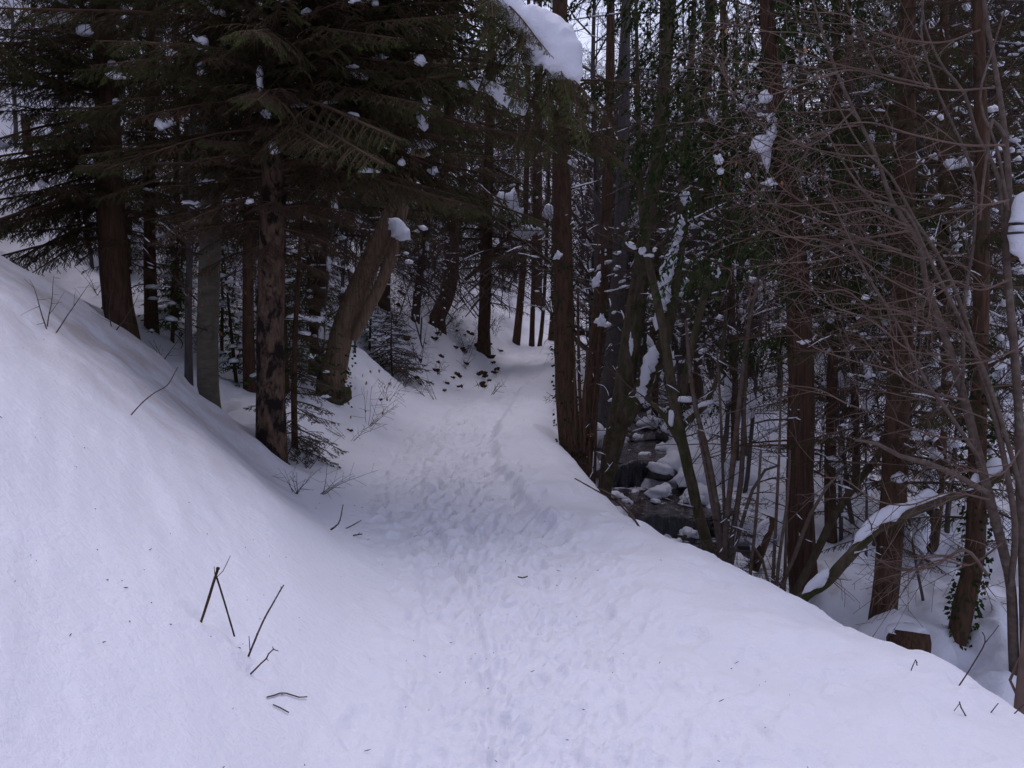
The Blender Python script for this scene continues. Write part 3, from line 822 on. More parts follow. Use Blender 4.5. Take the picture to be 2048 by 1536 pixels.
# two more spruces closing the view behind the maple
for lab, sp, Y, n in (("dark spruce half hidden behind the leaning maple with low hanging boughs", [(628, 800, 30), (634, 700, 30), (640, 550, 28), (645, 400, 26), (650, 200, 22), (654, 0, 18)], 14.8, 50),
                      ("brownish spruce with dry drooping lower boughs near the far bend", [(968, 660, 24), (970, 600, 24), (974, 450, 22), (978, 300, 19), (982, 100, 15), (984, -40, 12)], 25.0, 38),
                      ("spruce between the leaning maple and the curved trunk, seen above the cut bank", [(770, 560, 22), (775, 450, 22), (780, 300, 20), (784, 100, 17), (786, -60, 14)], 21.0, 48)):
    t, P, Rr = trunk_tree("spruce_tree", lab, "spruce", sp, Y, M['dark'], 10, .04, 5)
    z0 = P[0].z; k = 1.0 + .03 * (Y - 14)
    conifer_boughs(t, P, Rr, z0 + 2.4, z0 + 6.4, n, 1.15 * k, .9 * k, snow=.3)
    conifer_boughs(t, P, Rr, z0 + 1.6, z0 + 4, 18, .7 * k, 1.0 * k, kind=DEADB, el0=-.15)

# small fir on the far bank and the curved trunk above it
g = ground(785, 752)
tF = thing("small_fir", g, "small dark fir growing from the snowy cut bank by the trail", "fir")
P = [g + Vector((0, 0, -.1)), g + Vector((-.02, 0, .5)), g + Vector((.0, 0, 1.25))]
P, Rr = smooth_path(P, [.02, .014, .004], .1); mb = MB(); mb.tube(P, Rr, 6); mb.build("trunk", M['dark'], tF)
conifer_boughs(tF, P, Rr, g.z + .1, g.z + 1.2, 64, .95, .35, kind=FIR, snow=.1, el0=-.1)
tG, PG, RG = trunk_tree("curved_tree", "bare trunk with a strongly hooked foot on top of the cut bank", "tree",
    [(876, 655, 30), (874, 635, 32), (886, 610, 32), (899, 570, 31), (904, 520, 29), (903, 450, 27), (900, 350, 24), (898, 200, 20), (897, 0, 16)], 23.0, M['dark'], 12, .04, 4, fl=.1)
twigs_on(tG, PG, RG, 14, 2.2, 8, 2.0, M['twig'])
clump(tG, 903, 368, 22.6, 26, 32, amp=.6)

# cut post / stump on the upper slope
g = pix(58, 312, 17.0); zz = hz(g.x, g.y)
st = thing("broken_stump", (g.x, g.y, zz), "tall sawn-off stump with a pale cut top on the upper left snow slope", "stump")
mb = MB(); P = [Vector((g.x, g.y, zz - .2)), Vector((g.x - .02, g.y, zz + .4)), Vector((g.x - .05, g.y, max(zz + .7, pix(52, 242, 17).z))) ]
mb.tube(P, [.085, .075, .068], 12, .06); mb.build("trunk", M['dark'], st)
mb = MB(); mb.tube([P[-1], P[-1] + Vector((0, 0, .012))], [.06, .056], 12); mb.build("cut_face", M['cut'], st)

# ------------------------------------------------------------------ snow-laden bough hanging over the trail (part of the mottled spruce)
HY = 8.3
pts = [pix(x, y, HY) for x, y in ((960, -60), (1005, -10), (1052, 38), (1092, 78), (1125, 118), (1150, 158))]
mb = MB(); mb.tube(*smooth_path([pix(700, -330, 9.3), pix(850, -150, 8.7)] + [p - Vector((0, 0, .05)) for p in pts], [.035, .03, .025, .022, .018, .015, .01, .006], .15), 7)
hb = mb.build("bough", M['dtwig'], tA)
hb["label"] = "long bough bowed down under a thick slab of snow"
slab([(985, -30, 44), (1012, 2, 46), (1035, 30, 54), (1060, 45, 62), (1082, 62, 84), (1100, 86, 106), (1118, 110, 98), (1134, 132, 76), (1147, 152, 48), (1157, 172, 16)], HY, "snow_slab", tA, .7, 20, .27)["label"] = "thick white slab of snow on the bowed bough"
for i in range(34):   # needled side branches drooping below the slab
    t = rng.random(); j = t * 4.6 + .3; a = int(j); q = pts[a].lerp(pts[min(a + 1, 5)], j - a) - Vector((0, 0, .05))
    add_bough(tA, q, rng.uniform(-2.6, .6) if i % 2 else rng.uniform(2.4, 3.6), rng.uniform(-1.15, -.45), rng.uniform(.28, .52), BOUGH)
slab([(938, 163, 12), (965, 172, 30), (990, 180, 24), (1005, 195, 30), (1022, 208, 26), (1045, 214, 30), (1066, 224, 16)], 8.9, "snow_slab", tA, .5, 10, .3)["label"] = "ragged grey strip of snow on a lower bough"
clump(tA, 1105, 213, 8.6, 24, 20); clump(tA, 1184, 218, 8.9, 15, 12)
for i in range(24):
    q = pix(rng.uniform(930, 1180), rng.uniform(150, 270), rng.uniform(8.7, 9.3))
    add_bough(tA, q, rng.uniform(-.8, .8), rng.uniform(-.5, .1), rng.uniform(.35, .6), BOUGH)
for (x, y, w, h) in ((402, 140, 26, 26), (716, 152, 34, 20), (520, 165, 14, 50), (548, 300, 20, 26), (735, 342, 40, 12), (845, 240, 26, 60), (500, 404, 16, 12), (340, 248, 24, 10), (660, 205, 50, 10), (120, 40, 50, 22), (170, 65, 30, 22), (280, 30, 14, 12), (750, 8, 16, 14), (232, 205, 18, 14), (600, 212, 40, 10)):
    clump(tA if x > 350 else tC, x, y, 9.2 if x > 350 else 11.6, w, h, amp=.6, sub=2, tilt=rng.uniform(-.3, .3))

FALL_ROCKS = []
# ------------------------------------------------------------------ the stream
def water_sheet(name, y0, y1, n, zf, ins=.02, m='water'):
    mb = MB(); cols = 10
    for i in range(n + 1):
        Y = y0 + (y1 - y0) * i / n; a, b_ = float(pchip(Y, *LX['I'])) - .35, float(pchip(Y, *LX['J'])) + .35
        for k in range(cols + 1):
            x = a + (b_ - a) * k / cols
            mb.v.append(Vector((x, Y, zf(Y) + .012 * math.sin(x * 9 + Y * 5) + rng.uniform(-.006, .006))))
    for i in range(n):
        for k in range(cols):
            a = i * (cols + 1) + k; mb.f.append((a, a + 1, a + cols + 2, a + cols + 1))
    o = mb.build(name, M[m]); o["kind"] = "structure"; return o
zs = lambda Y: float(np.interp(Y, *SZ))
water_sheet("stream", 3.0, 12.72, 40, lambda Y: zs(min(Y, 12.7)) + .02)
water_sheet("stream", 13.0, 14.92, 16, lambda Y: -1.13 + .03 * (Y - 13) / 2)
water_sheet("stream", 15.1, 17.2, 16, lambda Y: -.75 + .02 * (Y - 15))
water_sheet("stream", 17.2, 30, 50, lambda Y: zs(Y) + .0)

def fall(x0, x1, Y, ztop, zbot, label):
    t = thing("waterfall", ((x0 + x1) / 2, Y, zbot), label, "waterfall", None)
    mb = MB(); nx, nz = 46, 9
    for j in range(nz + 1):
        v = j / nz
        for i in range(nx + 1):
            x = x0 + (x1 - x0) * i / nx
            c = (x - x0) / (x1 - x0) * 2 - 1
            y = Y + .16 * c * c - .05 * math.sin(x * 5.3) - .16 * v ** .5 - .025 * math.sin(x * 31 + v * 3) * v + rng.uniform(-.012, .012)
            mb.v.append(Vector((x, y, ztop + .02 - (ztop + .02 - zbot) * v ** 1.5 + (.025 * math.sin(x * 7) + .018 * math.sin(x * 17 + 1)) * (1 - v) - .05 * c ** 4)))
    for j in range(nz):
        for i in range(nx):
            a = j * (nx + 1) + i; mb.f.append((a, a + 1, a + nx + 2, a + nx + 1))
    mb.build("falling_water", M['fall'], t)
    mb = MB()   # rock sill under the lip
    for i in range(9):
        x = x0 - .25 + (x1 - x0 + .5) * i / 8
        mb.lump(Vector((x, Y + .22, (ztop + zbot) / 2 - .06)), ((x1 - x0) / 10, .2, (ztop - zbot) * .52), 2, .3, 1)
    mb.build("rock_sill", M['rock'], t)
    mb = MB()
    for i in range(16):
        x = x0 + (x1 - x0) * rng.random(); mb.lump(Vector((x, Y - .24 - rng.random() * .12, zbot + .01)), (.12, .07, .025), 1, .4, .5)
    mb.build("foam", M['foam'], t)
    return t
fall(1.45, 2.95, 13.0, -1.12, -1.40, "wide low waterfall over the nearest dark step of the stream")
fall(1.30, 2.22, 15.05, -.73, -1.10, "narrower upper waterfall between snow covered stones behind the forked tree")

for x, Y, z, s in ((1.38, 12.95, -1.18, .22), (2.98, 12.9, -1.12, .3), (2.35, 12.78, -1.36, .14), (2.3, 14.95, -.9, .22), (1.28, 14.9, -.85, .18)):
    FALL_ROCKS.append((x, Y, z, s))
def rock(x, y, z, s, label, cap=1.0, group="stones in the stream"):
    t = thing("rock", (x, y, z), label, "rock", group)
    mb = MB(); mb.lump(Vector((x, y, z)), (s, s * .8, s * .62), 2, .45, .8); mb.build("stone", M['rock'], t)
    if cap:
        mb = MB(); mb.lump(Vector((x, y, z + s * .34)), (s * 1.02 * cap, s * .86 * cap, s * .62), 3, .5, .7, Matrix.Rotation(rng.uniform(-.35, .35), 3, 'Y')); mb.build("snow_cap", M['snow'], t)
    return t
for k, (x, Y, z, s) in enumerate(FALL_ROCKS):
    rock(x, Y, z, s, ("rock hemming the left end of the lower waterfall", "large rock at the right end of the lower waterfall", "wet rock at the foot of the lower waterfall", "rock at the right end of the upper waterfall", "rock at the left end of the upper waterfall")[k], .9, "rocks at the waterfalls")
rock(2.17, 14.2, -1.10, .17, "pointed snow capped stone standing in the middle pool below the upper waterfall", 1.1)
rock(2.75, 14.6, -1.0, .28, "large snow covered boulder right of the upper waterfall", 1.15)
rock(2.6, 15.15, -.86, .3, "dark layered ledge with snow on top beside the upper waterfall")
rock(1.55, 14.15, -1.12, .12, "low stone with thin snow at the foot of the forked tree", 1.1)
for i, (px, py, Y, s) in enumerate(((1300, 850, 18.0, .3), (1335, 870, 17.2, .34), (1275, 880, 17.4, .22), (1325, 905, 16.4, .3), (1290, 915, 16.0, .2), (1315, 830, 19.0, .28), (1285, 815, 20.2, .3), (1320, 805, 21.0, .26), (1260, 842, 18.8, .26), (1300, 790, 22.6, .3), (1345, 790, 22.0, .36), (1240, 885, 17.2, .25), (1330, 975, 14.4, .14), (1270, 985, 14.6, .12), (1385, 1005, 13.7, .22), (1355, 940, 15.3, .22), (1310, 1000, 13.7, .09), (1255, 1005, 13.9, .14), (1350, 1080, 12.2, .2))):
    p = pix(px, py, Y); z = min(p.z, zs(Y) + .12)
    rock(p.x, Y, z - .04, s * .72, "%s snow capped stone on the %s side %s" % ("small" if s < .21 else "large" if s > .29 else "middling", "left" if px < 1400 - .11 * py else "right",
        "at the top of the cascades" if py < 830 else "in the middle of the cascades" if py < 900 else "just above the upper waterfall" if py < 945 else "in the pool between the two waterfalls" if py < 1030 else "below the lower waterfall"), rng.uniform(.6, 1.1))
# mounds of snow hanging on the steep stream banks
for i, (px, py, Y, w, h) in enumerate(((1180, 815, 16.5, 60, 50), (1215, 830, 16.6, 50, 44), (1390, 870, 17.0, 110, 90), (1420, 930, 15.6, 90, 80), (1400, 1000, 14.0, 70, 60), (1440, 830, 18.0, 90, 60), (1385, 790, 20.0, 70, 44), (1480, 960, 14.6, 120, 80), (1510, 1060, 12.6, 110, 70), (1520, 900, 16.5, 120, 70), (1470, 1130, 11.4, 60, 40), (1350, 760, 22.0, 60, 40), (1170, 870, 14.8, 50, 50), (1150, 900, 13.6, 36, 36), (1560, 1120, 11.4, 60, 50))):
    mb = MB(); p = pix(px, py, Y); s = Y / F; z = hz(p.x, p.y)
    mb.lump(Vector((p.x, p.y, min(p.z, z + .16))), (w * .5 * s, w * .45 * s, h * .6 * s), 3, .35, .8)
    o = mb.build("snow_mound", M['rav'], None, True, Vector((p.x, p.y, z)))
    tag(o, "%s mound of snow on the %s bank of the stream, %s" % ("broad" if w > 85 else "small rounded", "left" if px < 1260 else "right", "beside the hazel stems" if px > 1440 else "above the upper waterfall" if py < 890 else "beside the waterfalls"), "snow mound", "snow mounds along the stream")

# ------------------------------------------------------------------ trees on the stream side
tH, PH, RH = trunk_tree("roadside_tree", "straight dark trunk dotted with ivy on the trail edge where the path bends", "tree",
    [(1143, 885, 46), (1136, 840, 44), (1131, 760, 42), (1128, 640, 41), (1126, 500, 38), (1124, 350, 34), (1122, 200, 30), (1121, 0, 27), (1120, -200, 22)], 13.3, M['dark'], 16, .03, 5, fl=.35)
mb = MB(); leaves_on(mb, PH, RH, 420, PH[0].z, PH[0].z + 3.2, .035, .05, .04); mb.build("ivy", M['leaf'], tH)["kind"] = "stuff"
mb = MB()
for (x, y, s) in ((1160, 880, .10), (1172, 900, .09), (1150, 905, .10), (1183, 875, .07)): mb.lump(pix(x, y, 13.2), (s, s, s * .8), 2, .5, 1)
mb.build("root_flare", M['earth'], tH)
twigs_on(tH, PH, RH, 14, 2.4, 9, 1.6, M['twig'])
for (x, y, w, h) in ((1117, 512, 22, 14), (1192, 565, 20, 30), (1200, 645, 18, 26), (1145, 327, 20, 16)): clump(tH, x, y, 13.0, w * .85, h * .85, amp=.9, sub=3, tilt=rng.uniform(-.5, .5))

tI, PI_, RI = trunk_tree("forked_tree", "crooked mossy trunk forking low above the stream with snow plastered on one arm", "tree",
    [(1212, 975, 24), (1221, 920, 35), (1236, 850, 44), (1254, 740, 42), (1271, 620, 38), (1285, 520, 34), (1299, 420, 30), (1315, 300, 28), (1330, 150, 24), (1342, 0, 20)], 13.4, M['moss'], 16, .05, 4, fl=.05)
arm = [(1246, 848, 32), (1270, 800, 38), (1298, 758, 35), (1321, 708, 30), (1337, 640, 27), (1348, 560, 26), (1358, 480, 28), (1367, 380, 22), (1375, 250, 17), (1384, 100, 12), (1390, -40, 8)]
P, Rr = pixstem(arm, 13.3, down=False); mb = MB(); mb.tube(P, Rr, 14, .05); mb.build("arm", M['moss'], tI)
slab([(1283, 778, 8), (1292, 750, 24), (1303, 715, 28), (1310, 690, 12)], 13.05, "snow_ridge", tI, .8, 10, .45)
slab([(1312, 662, 8), (1318, 635, 20), (1323, 600, 26), (1330, 560, 29), (1338, 530, 27), (1346, 500, 19), (1353, 474, 15), (1358, 446, 7)], 13.05, "snow_ridge", tI, .8, 10, .45)
for (x, y, w, h) in ((1361, 447, 14, 20), (1371, 395, 18, 24), (1358, 470, 12, 14), (1340, 722, 20, 28), (1283, 785, 18, 30), (1262, 690, 8, 30)): clump(tI, x, y, 13.1, w, h, amp=.9, sub=3, flat=.9)
twigs_on(tI, PI_, RI, 16, 1.5, 7, 1.6, M['twig'])
mb = MB(); leaves_on(mb, P, Rr, 90, P[0].z, P[0].z + 2.4, .05, .05, .035); mb.build("ivy", M['leaf'], tI)["kind"] = "stuff"

def stems_tree(name, label, cat, stems, Y, m, seg=9, rough=.02, group=None, part="stem", twig=0, tl=.9, tm='twig', z0=.6, z1=3.6, top=0, base=True):
    """several stems from one foot: each stem its own part"""
    root = None
    for sp in stems:
        P, Rr = pixstem(sp, Y + rng.uniform(-.08, .08), top=top, down=(base and sp is stems[0]) or (root is None) or sp[0][1] > stems[0][0][1] - 25)
        if root is None: root = thing(name, P[0], label, cat, group)
        mb = MB(); mb.tube(P, Rr, seg, rough); mb.build(part, m, root)
        if twig: twigs_on(root, P, Rr, twig, P[0].z + z0, min(P[-1].z, P[0].z + z1), tl, M[tm], "twigs", wig=.15, rmin=.0018)
    return root

tJ = stems_tree("mossy_sapling", "thin winding mossy tree branching in front of the stream cascades", "tree", [
    [(1428, 1130, 22), (1412, 1080, 23), (1398, 1030, 23), (1384, 970, 22), (1370, 910, 22), (1357, 850, 24), (1348, 800, 22), (1338, 740, 20), (1330, 680, 18), (1318, 620, 17), (1305, 560, 16), (1293, 500, 15), (1284, 430, 13), (1279, 320, 11), (1275, 150, 8), (1272, 0, 6)],
    [(1352, 825, 18), (1364, 790, 17), (1378, 720, 16), (1394, 650, 15), (1408, 595, 15), (1424, 560, 16), (1455, 522, 13), (1490, 497, 11), (1530, 460, 8)],
    [(1366, 900, 12), (1346, 862, 11), (1330, 835, 10), (1310, 812, 9), (1290, 795, 7)],
    [(1360, 858, 13), (1380, 838, 12), (1408, 815, 11), (1430, 770, 9), (1445, 700, 8), (1452, 620, 6)],
    [(1286, 505, 9), (1270, 497, 9), (1255, 483, 7), (1240, 470, 5)], [(1290, 503, 8), (1298, 512, 8), (1306, 503, 7), (1312, 494, 5)]], 10.9, M['moss'], 10, .05, twig=5, part="limb")
for (x, y, w, h, tl) in ((1262, 492, 26, 12, .6), (1283, 503, 14, 18, .9), (1298, 512, 22, 9, 0), (1310, 500, 12, 10, -.6), (1430, 540, 20, 26, -.6), (1437, 552, 12, 14, 0), (1370, 800, 40, 14, 0), (1343, 838, 14, 40, .1), (1410, 808, 40, 12, -.3)):
    clump(tJ, x, y, 10.8, w, h, amp=.45, sub=2, tilt=tl)

for k, (lab, sp, Y, mm) in enumerate([
  ("left one of two neighbouring trunks on the stream bank beyond the ivy dotted trunk", [(1172, 862, 26), (1180, 780, 29), (1192, 690, 29), (1200, 600, 28), (1208, 500, 26), (1216, 350, 22), (1220, 150, 18), (1222, -50, 15)], 15.6, 'dark'),
  ("right one of two neighbouring trunks on the stream bank, close behind the forked tree", [(1208, 830, 32), (1218, 760, 32), (1229, 670, 32), (1237, 560, 30), (1243, 430, 27), (1248, 250, 22), (1252, 0, 18)], 17.0, 'grey'),
  ("thin dark pole in front of the two neighbouring bank trunks", [(1181, 905, 11), (1190, 820, 11), (1197, 740, 10), (1202, 650, 10), (1205, 540, 8), (1207, 400, 7)], 14.2, 'dark'),
  ("trunk with a snow streak behind the mossy winding sapling", [(1382, 790, 20), (1390, 740, 22), (1397, 680, 22), (1404, 600, 20), (1410, 500, 18), (1414, 350, 15), (1418, 150, 12)], 19.0, 'dark'),
  ("slim trunk right behind the fibrous cedar trunk", [(1672, 1215, 25), (1663, 1100, 25), (1660, 950, 24), (1664, 800, 22), (1668, 600, 20), (1671, 400, 17), (1673, 150, 14), (1674, -50, 12)], 11.8, 'dark'),
  ("stout grey trunk leaning slightly right beyond the stream step", [(1762, 1270, 50), (1769, 1200, 50), (1779, 1105, 52), (1786, 1000, 51), (1794, 850, 50), (1802, 700, 47), (1808, 500, 43), (1812, 300, 37), (1815, 100, 31), (1816, -80, 27)], 9.2, 'dark'),
  ("snow streaked trunk between the stout grey trunk and the ivy covered leaning trunk", [(1852, 1190, 28), (1860, 1100, 30), (1872, 980, 32), (1880, 850, 30), (1884, 700, 28), (1886, 500, 24), (1888, 250, 20), (1889, 0, 16)], 11.4, 'dark'),
  ("leaning trunk covered with ivy leaves near the right edge", [(1893, 1355, 36), (1908, 1300, 38), (1929, 1205, 42), (1950, 1105, 40), (1954, 940, 36), (1957, 800, 33), (1962, 600, 30), (1965, 400, 28), (1961, 200, 24), (1956, 0, 20), (1950, -100, 18)], 8.4, 'dark'),
 ]):
    t, P, Rr = trunk_tree("stream_tree", lab, "tree", sp, Y, M[mm], 12, .04, 5, group="trunks along the stream", fl=.2)
    twigs_on(t, P, Rr, 12, P[0].z + 1.0, P[0].z + 6, 1.3, M['dtwig' if k > 3 else 'twig'], wig=.15)
    if k in (5, 4): conifer_boughs(t, P, Rr, P[0].z + 1.6, P[0].z + 9, 46 if k == 5 else 28, .7, .85, snow=.18)
    if k in (5, 4): conifer_boughs(t, P, Rr, P[0].z + 1.0, P[0].z + 2.6, 10, .5, .6, kind=DEADB, el0=-.1)
    if k in (6, 7): conifer_boughs(t, P, Rr, P[0].z + 1.3, P[0].z + 8, 40, .6, .8, snow=.25)
    if k == 7:
        mb = MB(); leaves_on(mb, P, Rr, 700, P[0].z, P[0].z + 3.2, .05, .05, .042); mb.build("ivy", M['leaf'], t)["kind"] = "stuff"
    if k in (0, 1):
        mb = MB(); leaves_on(mb, P, Rr, 180, P[0].z, P[0].z + 3, .04, .05, .042); mb.build("ivy", M['leaf'], t)["kind"] = "stuff"
    if k == 3: slab([(1378, 760, 10), (1386, 720, 12), (1392, 680, 14), (1398, 640, 14), (1402, 610, 8)], 18.7, "snow_ridge", t, .8, 8, .3)
    if k == 6:
        slab([(1826, 1160, 20), (1836, 1110, 34), (1846, 1060, 26), (1850, 1020, 14)], 11.1, "snow_ridge", t, .8, 9, .3)
        for (x, y, w, h) in ((1862, 965, 36, 44), (1868, 910, 20, 24), (1878, 800, 20, 40), (1872, 860, 18, 50)): clump(t, x, y, 11.1, w, h, amp=.6, sub=2, flat=.9)
    if k == 5: clump(t, 1798, 958, 8.9, 30, 24, amp=.5, sub=2)

# fibrous cedar with hanging evergreen sprays
def spray(seed):
    r = random.Random(seed); lf, tw = MB(), MB()
    def stemlet(p, d, ln, lev):
        m = 5; pts = [p.copy()]; q = p.copy()
        for i in range(m):
            d = (d + Vector((r.uniform(-.15, .15), r.uniform(-.15, .15), -.30 if lev else -.12))).normalized(); q = q + d * (ln / m); pts.append(q.copy())
        tw.tube(pts, [(.006 if lev == 0 else .003) * (1 - .7 * i / m) + .001 for i in range(m + 1)], 3, cap=False)
        for i in range(m):
            if lev == 0:
                for _ in range(2): stemlet(pts[i].lerp(pts[i + 1], r.random()), (d + Vector((r.uniform(-1, 1), r.uniform(-1, 1), r.uniform(-.5, .2)))).normalized(), ln * r.uniform(.25, .5), 1)
            for _ in range(4 if lev else 2):
                a = pts[i].lerp(pts[i + 1], r.random())
                ld = (d * .6 + Vector((r.uniform(-1, 1), r.uniform(-1, 1), r.uniform(-1.1, .1)))).normalized()
                w = ld.cross(Vector((r.uniform(-1, 1), r.uniform(-1, 1), r.uniform(-1, 1)))); w.normalize()
                lf.leaf(a, ld, w.cross(ld), r.uniform(.04, .075), r.uniform(.02, .035))
    stemlet(Vector((0, 0, 0)), Vector((1, 0, .15)).normalized(), 1.0, 0)
    return lf.mesh("leaves", M['leaf']), tw.mesh("spray", M['dtwig']), 1.0
SPRAY = [spray(300 + i) for i in range(4)]
def add_sprays(root, P, Rr, n, z0, z1, s, snow=.05, side=None, dist=0.0, spread=.6):
    for k in range(n):
        q, r = at_z(P, Rr, rng.uniform(z0, z1)); a = rng.uniform(0, 6.283) if side is None else rng.gauss(side, spread)
        lm, tm, L = SPRAY[rng.randrange(4)]
        q = q + Vector((math.cos(a), math.sin(a), 0)) * dist * rng.random()
        mtx = Matrix.Translation(q - root_loc(root)) @ Matrix.Rotation(a, 4, 'Z') @ Matrix.Rotation(rng.uniform(-.5, .3), 4, 'Y') @ Matrix.Scale(s * rng.uniform(.6, 1.25), 4)
        b1 = put("spray", tm, root, mtx); put("leaves", lm, b1)
        if rng.random() < snow: put("snow_load", SLOAD[rng.randrange(4)], b1, Matrix.Translation((rng.uniform(.3, .7), 0, .0)) @ Matrix.Scale(rng.uniform(.4, .8), 4))
tK, PK, RK = trunk_tree("cedar_tree", "thick fibrous reddish cedar trunk with hanging dark sprays beside the stream", "cedar",
    [(1612, 1215, 58), (1608, 1150, 56), (1600, 1060, 56), (1599, 950, 55), (1603, 800, 52), (1599, 650, 49), (1588, 500, 45), (1571, 350, 40), (1551, 200, 34), (1536, 50, 30), (1530, -100, 26)], 10.0, M['cedar'], 18, .07, 5, fl=.15)
mb = MB(); P, Rr = pixstem([(1585, 1195, 16), (1610, 1150, 17), (1640, 1090, 17), (1670, 1030, 17), (1700, 985, 16), (1735, 940, 15), (1765, 900, 13), (1800, 850, 11), (1840, 800, 8)], 9.6, down=True); mb.tube(P, Rr, 10, .05)
mb.build("leaning_stem", M['moss'], tK)
add_sprays(tK, PK, RK, 90, 1.2, 9.0, .95, .06)
add_sprays(tK, PK, RK, 38, 2.0, 6.0, 1.0, .05, math.pi, 1.2)
add_sprays(tK, PK, RK, 40, 1.8, 6.0, 1.0, .05, 0, .9)
mb = MB()
for i in range(26):
    q, r = at_z(PK, RK, rng.uniform(.3, 7)); a = rng.uniform(0, 6.28)
    grow(mb, q, Vector((math.cos(a), math.sin(a), .1)), rng.uniform(.8, 1.9), .012, 0, dict(wig=.12, bend=(-.03, -.04, 0), step=(7, 4), seg=(4, 3), n=(6, 0), ratio=.4, rmin=.002))
mb.build("dead_branches", M['dtwig'], tK)["kind"] = "stuff"
for (x, y, w, h, tl) in ((1522, 290, 40, 34, 0), (1543, 268, 20, 30, .2), (1545, 240, 20, 26, 0), (1530, 195, 26, 22, 0), (1438, 320, 18, 18, 0), (1441, 343, 14, 12, 0), (1495, 352, 12, 9, 0), (1897, 328, 20, 16, 0)):
    clump(tK, x, y, 9.5, w, h, amp=.4, tilt=tl, flat=.8)
mb = MB(); a, b_ = pix(1531, 300, 9.7), pix(1535, 345, 9.7)
mb.tube([a, a.lerp(b_, .5), b_], [.055, .04, .006], 10, .12); mb.build("snow_hanging", M['snow'], tK)

# two ivy-hung trees left of the cedar, seen against the sky
for k, (lab, sp, Y) in enumerate([
  ("tall tree hung with dark leaves against the sky, left of the cedar", [(1395, 800, 18), (1398, 650, 18), (1402, 450, 17), (1408, 250, 16), (1414, 80, 15), (1418, -80, 13)], 17.5),
  ("slender leafy tree whose top closes the gap right of the snow plastered arm", [(1468, 760, 16), (1462, 600, 16), (1455, 400, 15), (1450, 200, 14), (1446, 0, 13), (1444, -100, 11)], 14.5),
  ("ivy hung pole with hanging leaves just right of the forked tree", [(1310, 780, 13), (1312, 600, 13), (1318, 400, 12), (1322, 200, 11), (1325, 0, 10)], 18.5),
  ("leaf covered trunk between cedar and stout grey trunk, reaching the bright sky", [(1715, 1130, 17), (1712, 900, 17), (1705, 650, 16), (1700, 400, 15), (1697, 200, 14), (1695, 0, 12)], 13.0)]):
    t, P, Rr = trunk_tree("ivy_tree", lab, "tree", sp, Y, M['dark'], 10, .05, 4, group="ivy hung trees by the stream")
    z0 = P[0].z
    add_sprays(t, P, Rr, (44, 26, 16, 40)[k], z0 + 1.4, z0 + 9.0, .9, .10, None, .4)
    twigs_on(t, P, Rr, 12, z0 + 1, z0 + 7, 1.3, M['dtwig'], wig=.18)
    for i in range(3): clump(t, sp[0][0] + rng.uniform(-40, 40), rng.uniform(120, 600), Y - .5, rng.uniform(8, 18), rng.uniform(10, 30), amp=.9, sub=3, flat=.9)

# hazel thicket by the shoulder
stems_tree("hazel_bush", "cluster of thin upright hazel stems on the near bank just right of the lower waterfall", "shrub", [
  [(1447, 1130, 13), (1440, 1060, 13), (1425, 960, 12), (1408, 880, 11), (1392, 820, 10), (1380, 740, 8), (1372, 640, 6)],
  [(1450, 1130, 12), (1452, 1060, 12), (1462, 960, 12), (1474, 850, 11), (1486, 740, 9), (1500, 640, 8), (1516, 560, 6), (1530, 480, 4)],
  [(1456, 1130, 12), (1468, 1050, 12), (1482, 960, 11), (1487, 860, 10), (1490, 760, 8), (1496, 660, 6), (1500, 580, 4)],
  [(1444, 1130, 9), (1430, 1040, 9), (1416, 960, 8), (1404, 900, 6), (1396, 860, 5)],
  [(1462, 1135, 9), (1480, 1060, 8), (1505, 980, 7), (1530, 940, 6), (1560, 930, 4)],
  [(1452, 1130, 7), (1448, 1000, 7), (1444, 900, 6), (1440, 800, 5), (1434, 700, 4)]], 10.2, M['stem'], 8, .02, twig=5, tl=.6)
stems_tree("hazel_bush", "sparse spray of slim upright shoots in front of the cedar foot", "shrub", [
  [(1500, 1155, 7), (1508, 1080, 7), (1515, 1000, 6), (1522, 900, 5)], [(1545, 1180, 8), (1550, 1080, 7), (1556, 960, 6), (1560, 860, 5), (1562, 780, 4)],
  [(1552, 1182, 8), (1562, 1090, 7), (1575, 1000, 6), (1580, 900, 5)], [(1560, 1185, 9), (1590, 1110, 9), (1620, 1030, 8), (1650, 980, 6), (1690, 930, 5)],
  [(1540, 1180, 6), (1525, 1120, 6), (1505, 1090, 5), (1490, 1080, 3)], [(1568, 1190, 7), (1572, 1080, 6), (1574, 980, 5)]], 9.3, M['stem'], 7, .02, twig=4, tl=.5)
stems_tree("bank_shoots", "bunch of thin bare shoots on the snowy edge left of the upper waterfall", "shrub", [
  [(1187, 985, 6), (1190, 930, 6), (1192, 860, 5), (1196, 790, 4)], [(1198, 990, 6), (1203, 930, 5), (1210, 870, 4)], [(1186, 985, 5), (1180, 930, 4), (1178, 880, 3)], [(1164, 900, 7), (1160, 800, 7), (1157, 700, 6), (1156, 580, 5)], [(1152, 890, 6), (1150, 780, 5), (1149, 690, 4)], [(1168, 905, 6), (1170, 800, 5), (1174, 700, 4)]], 12.2, M['dark'], 6, .02, twig=3, tl=.5)
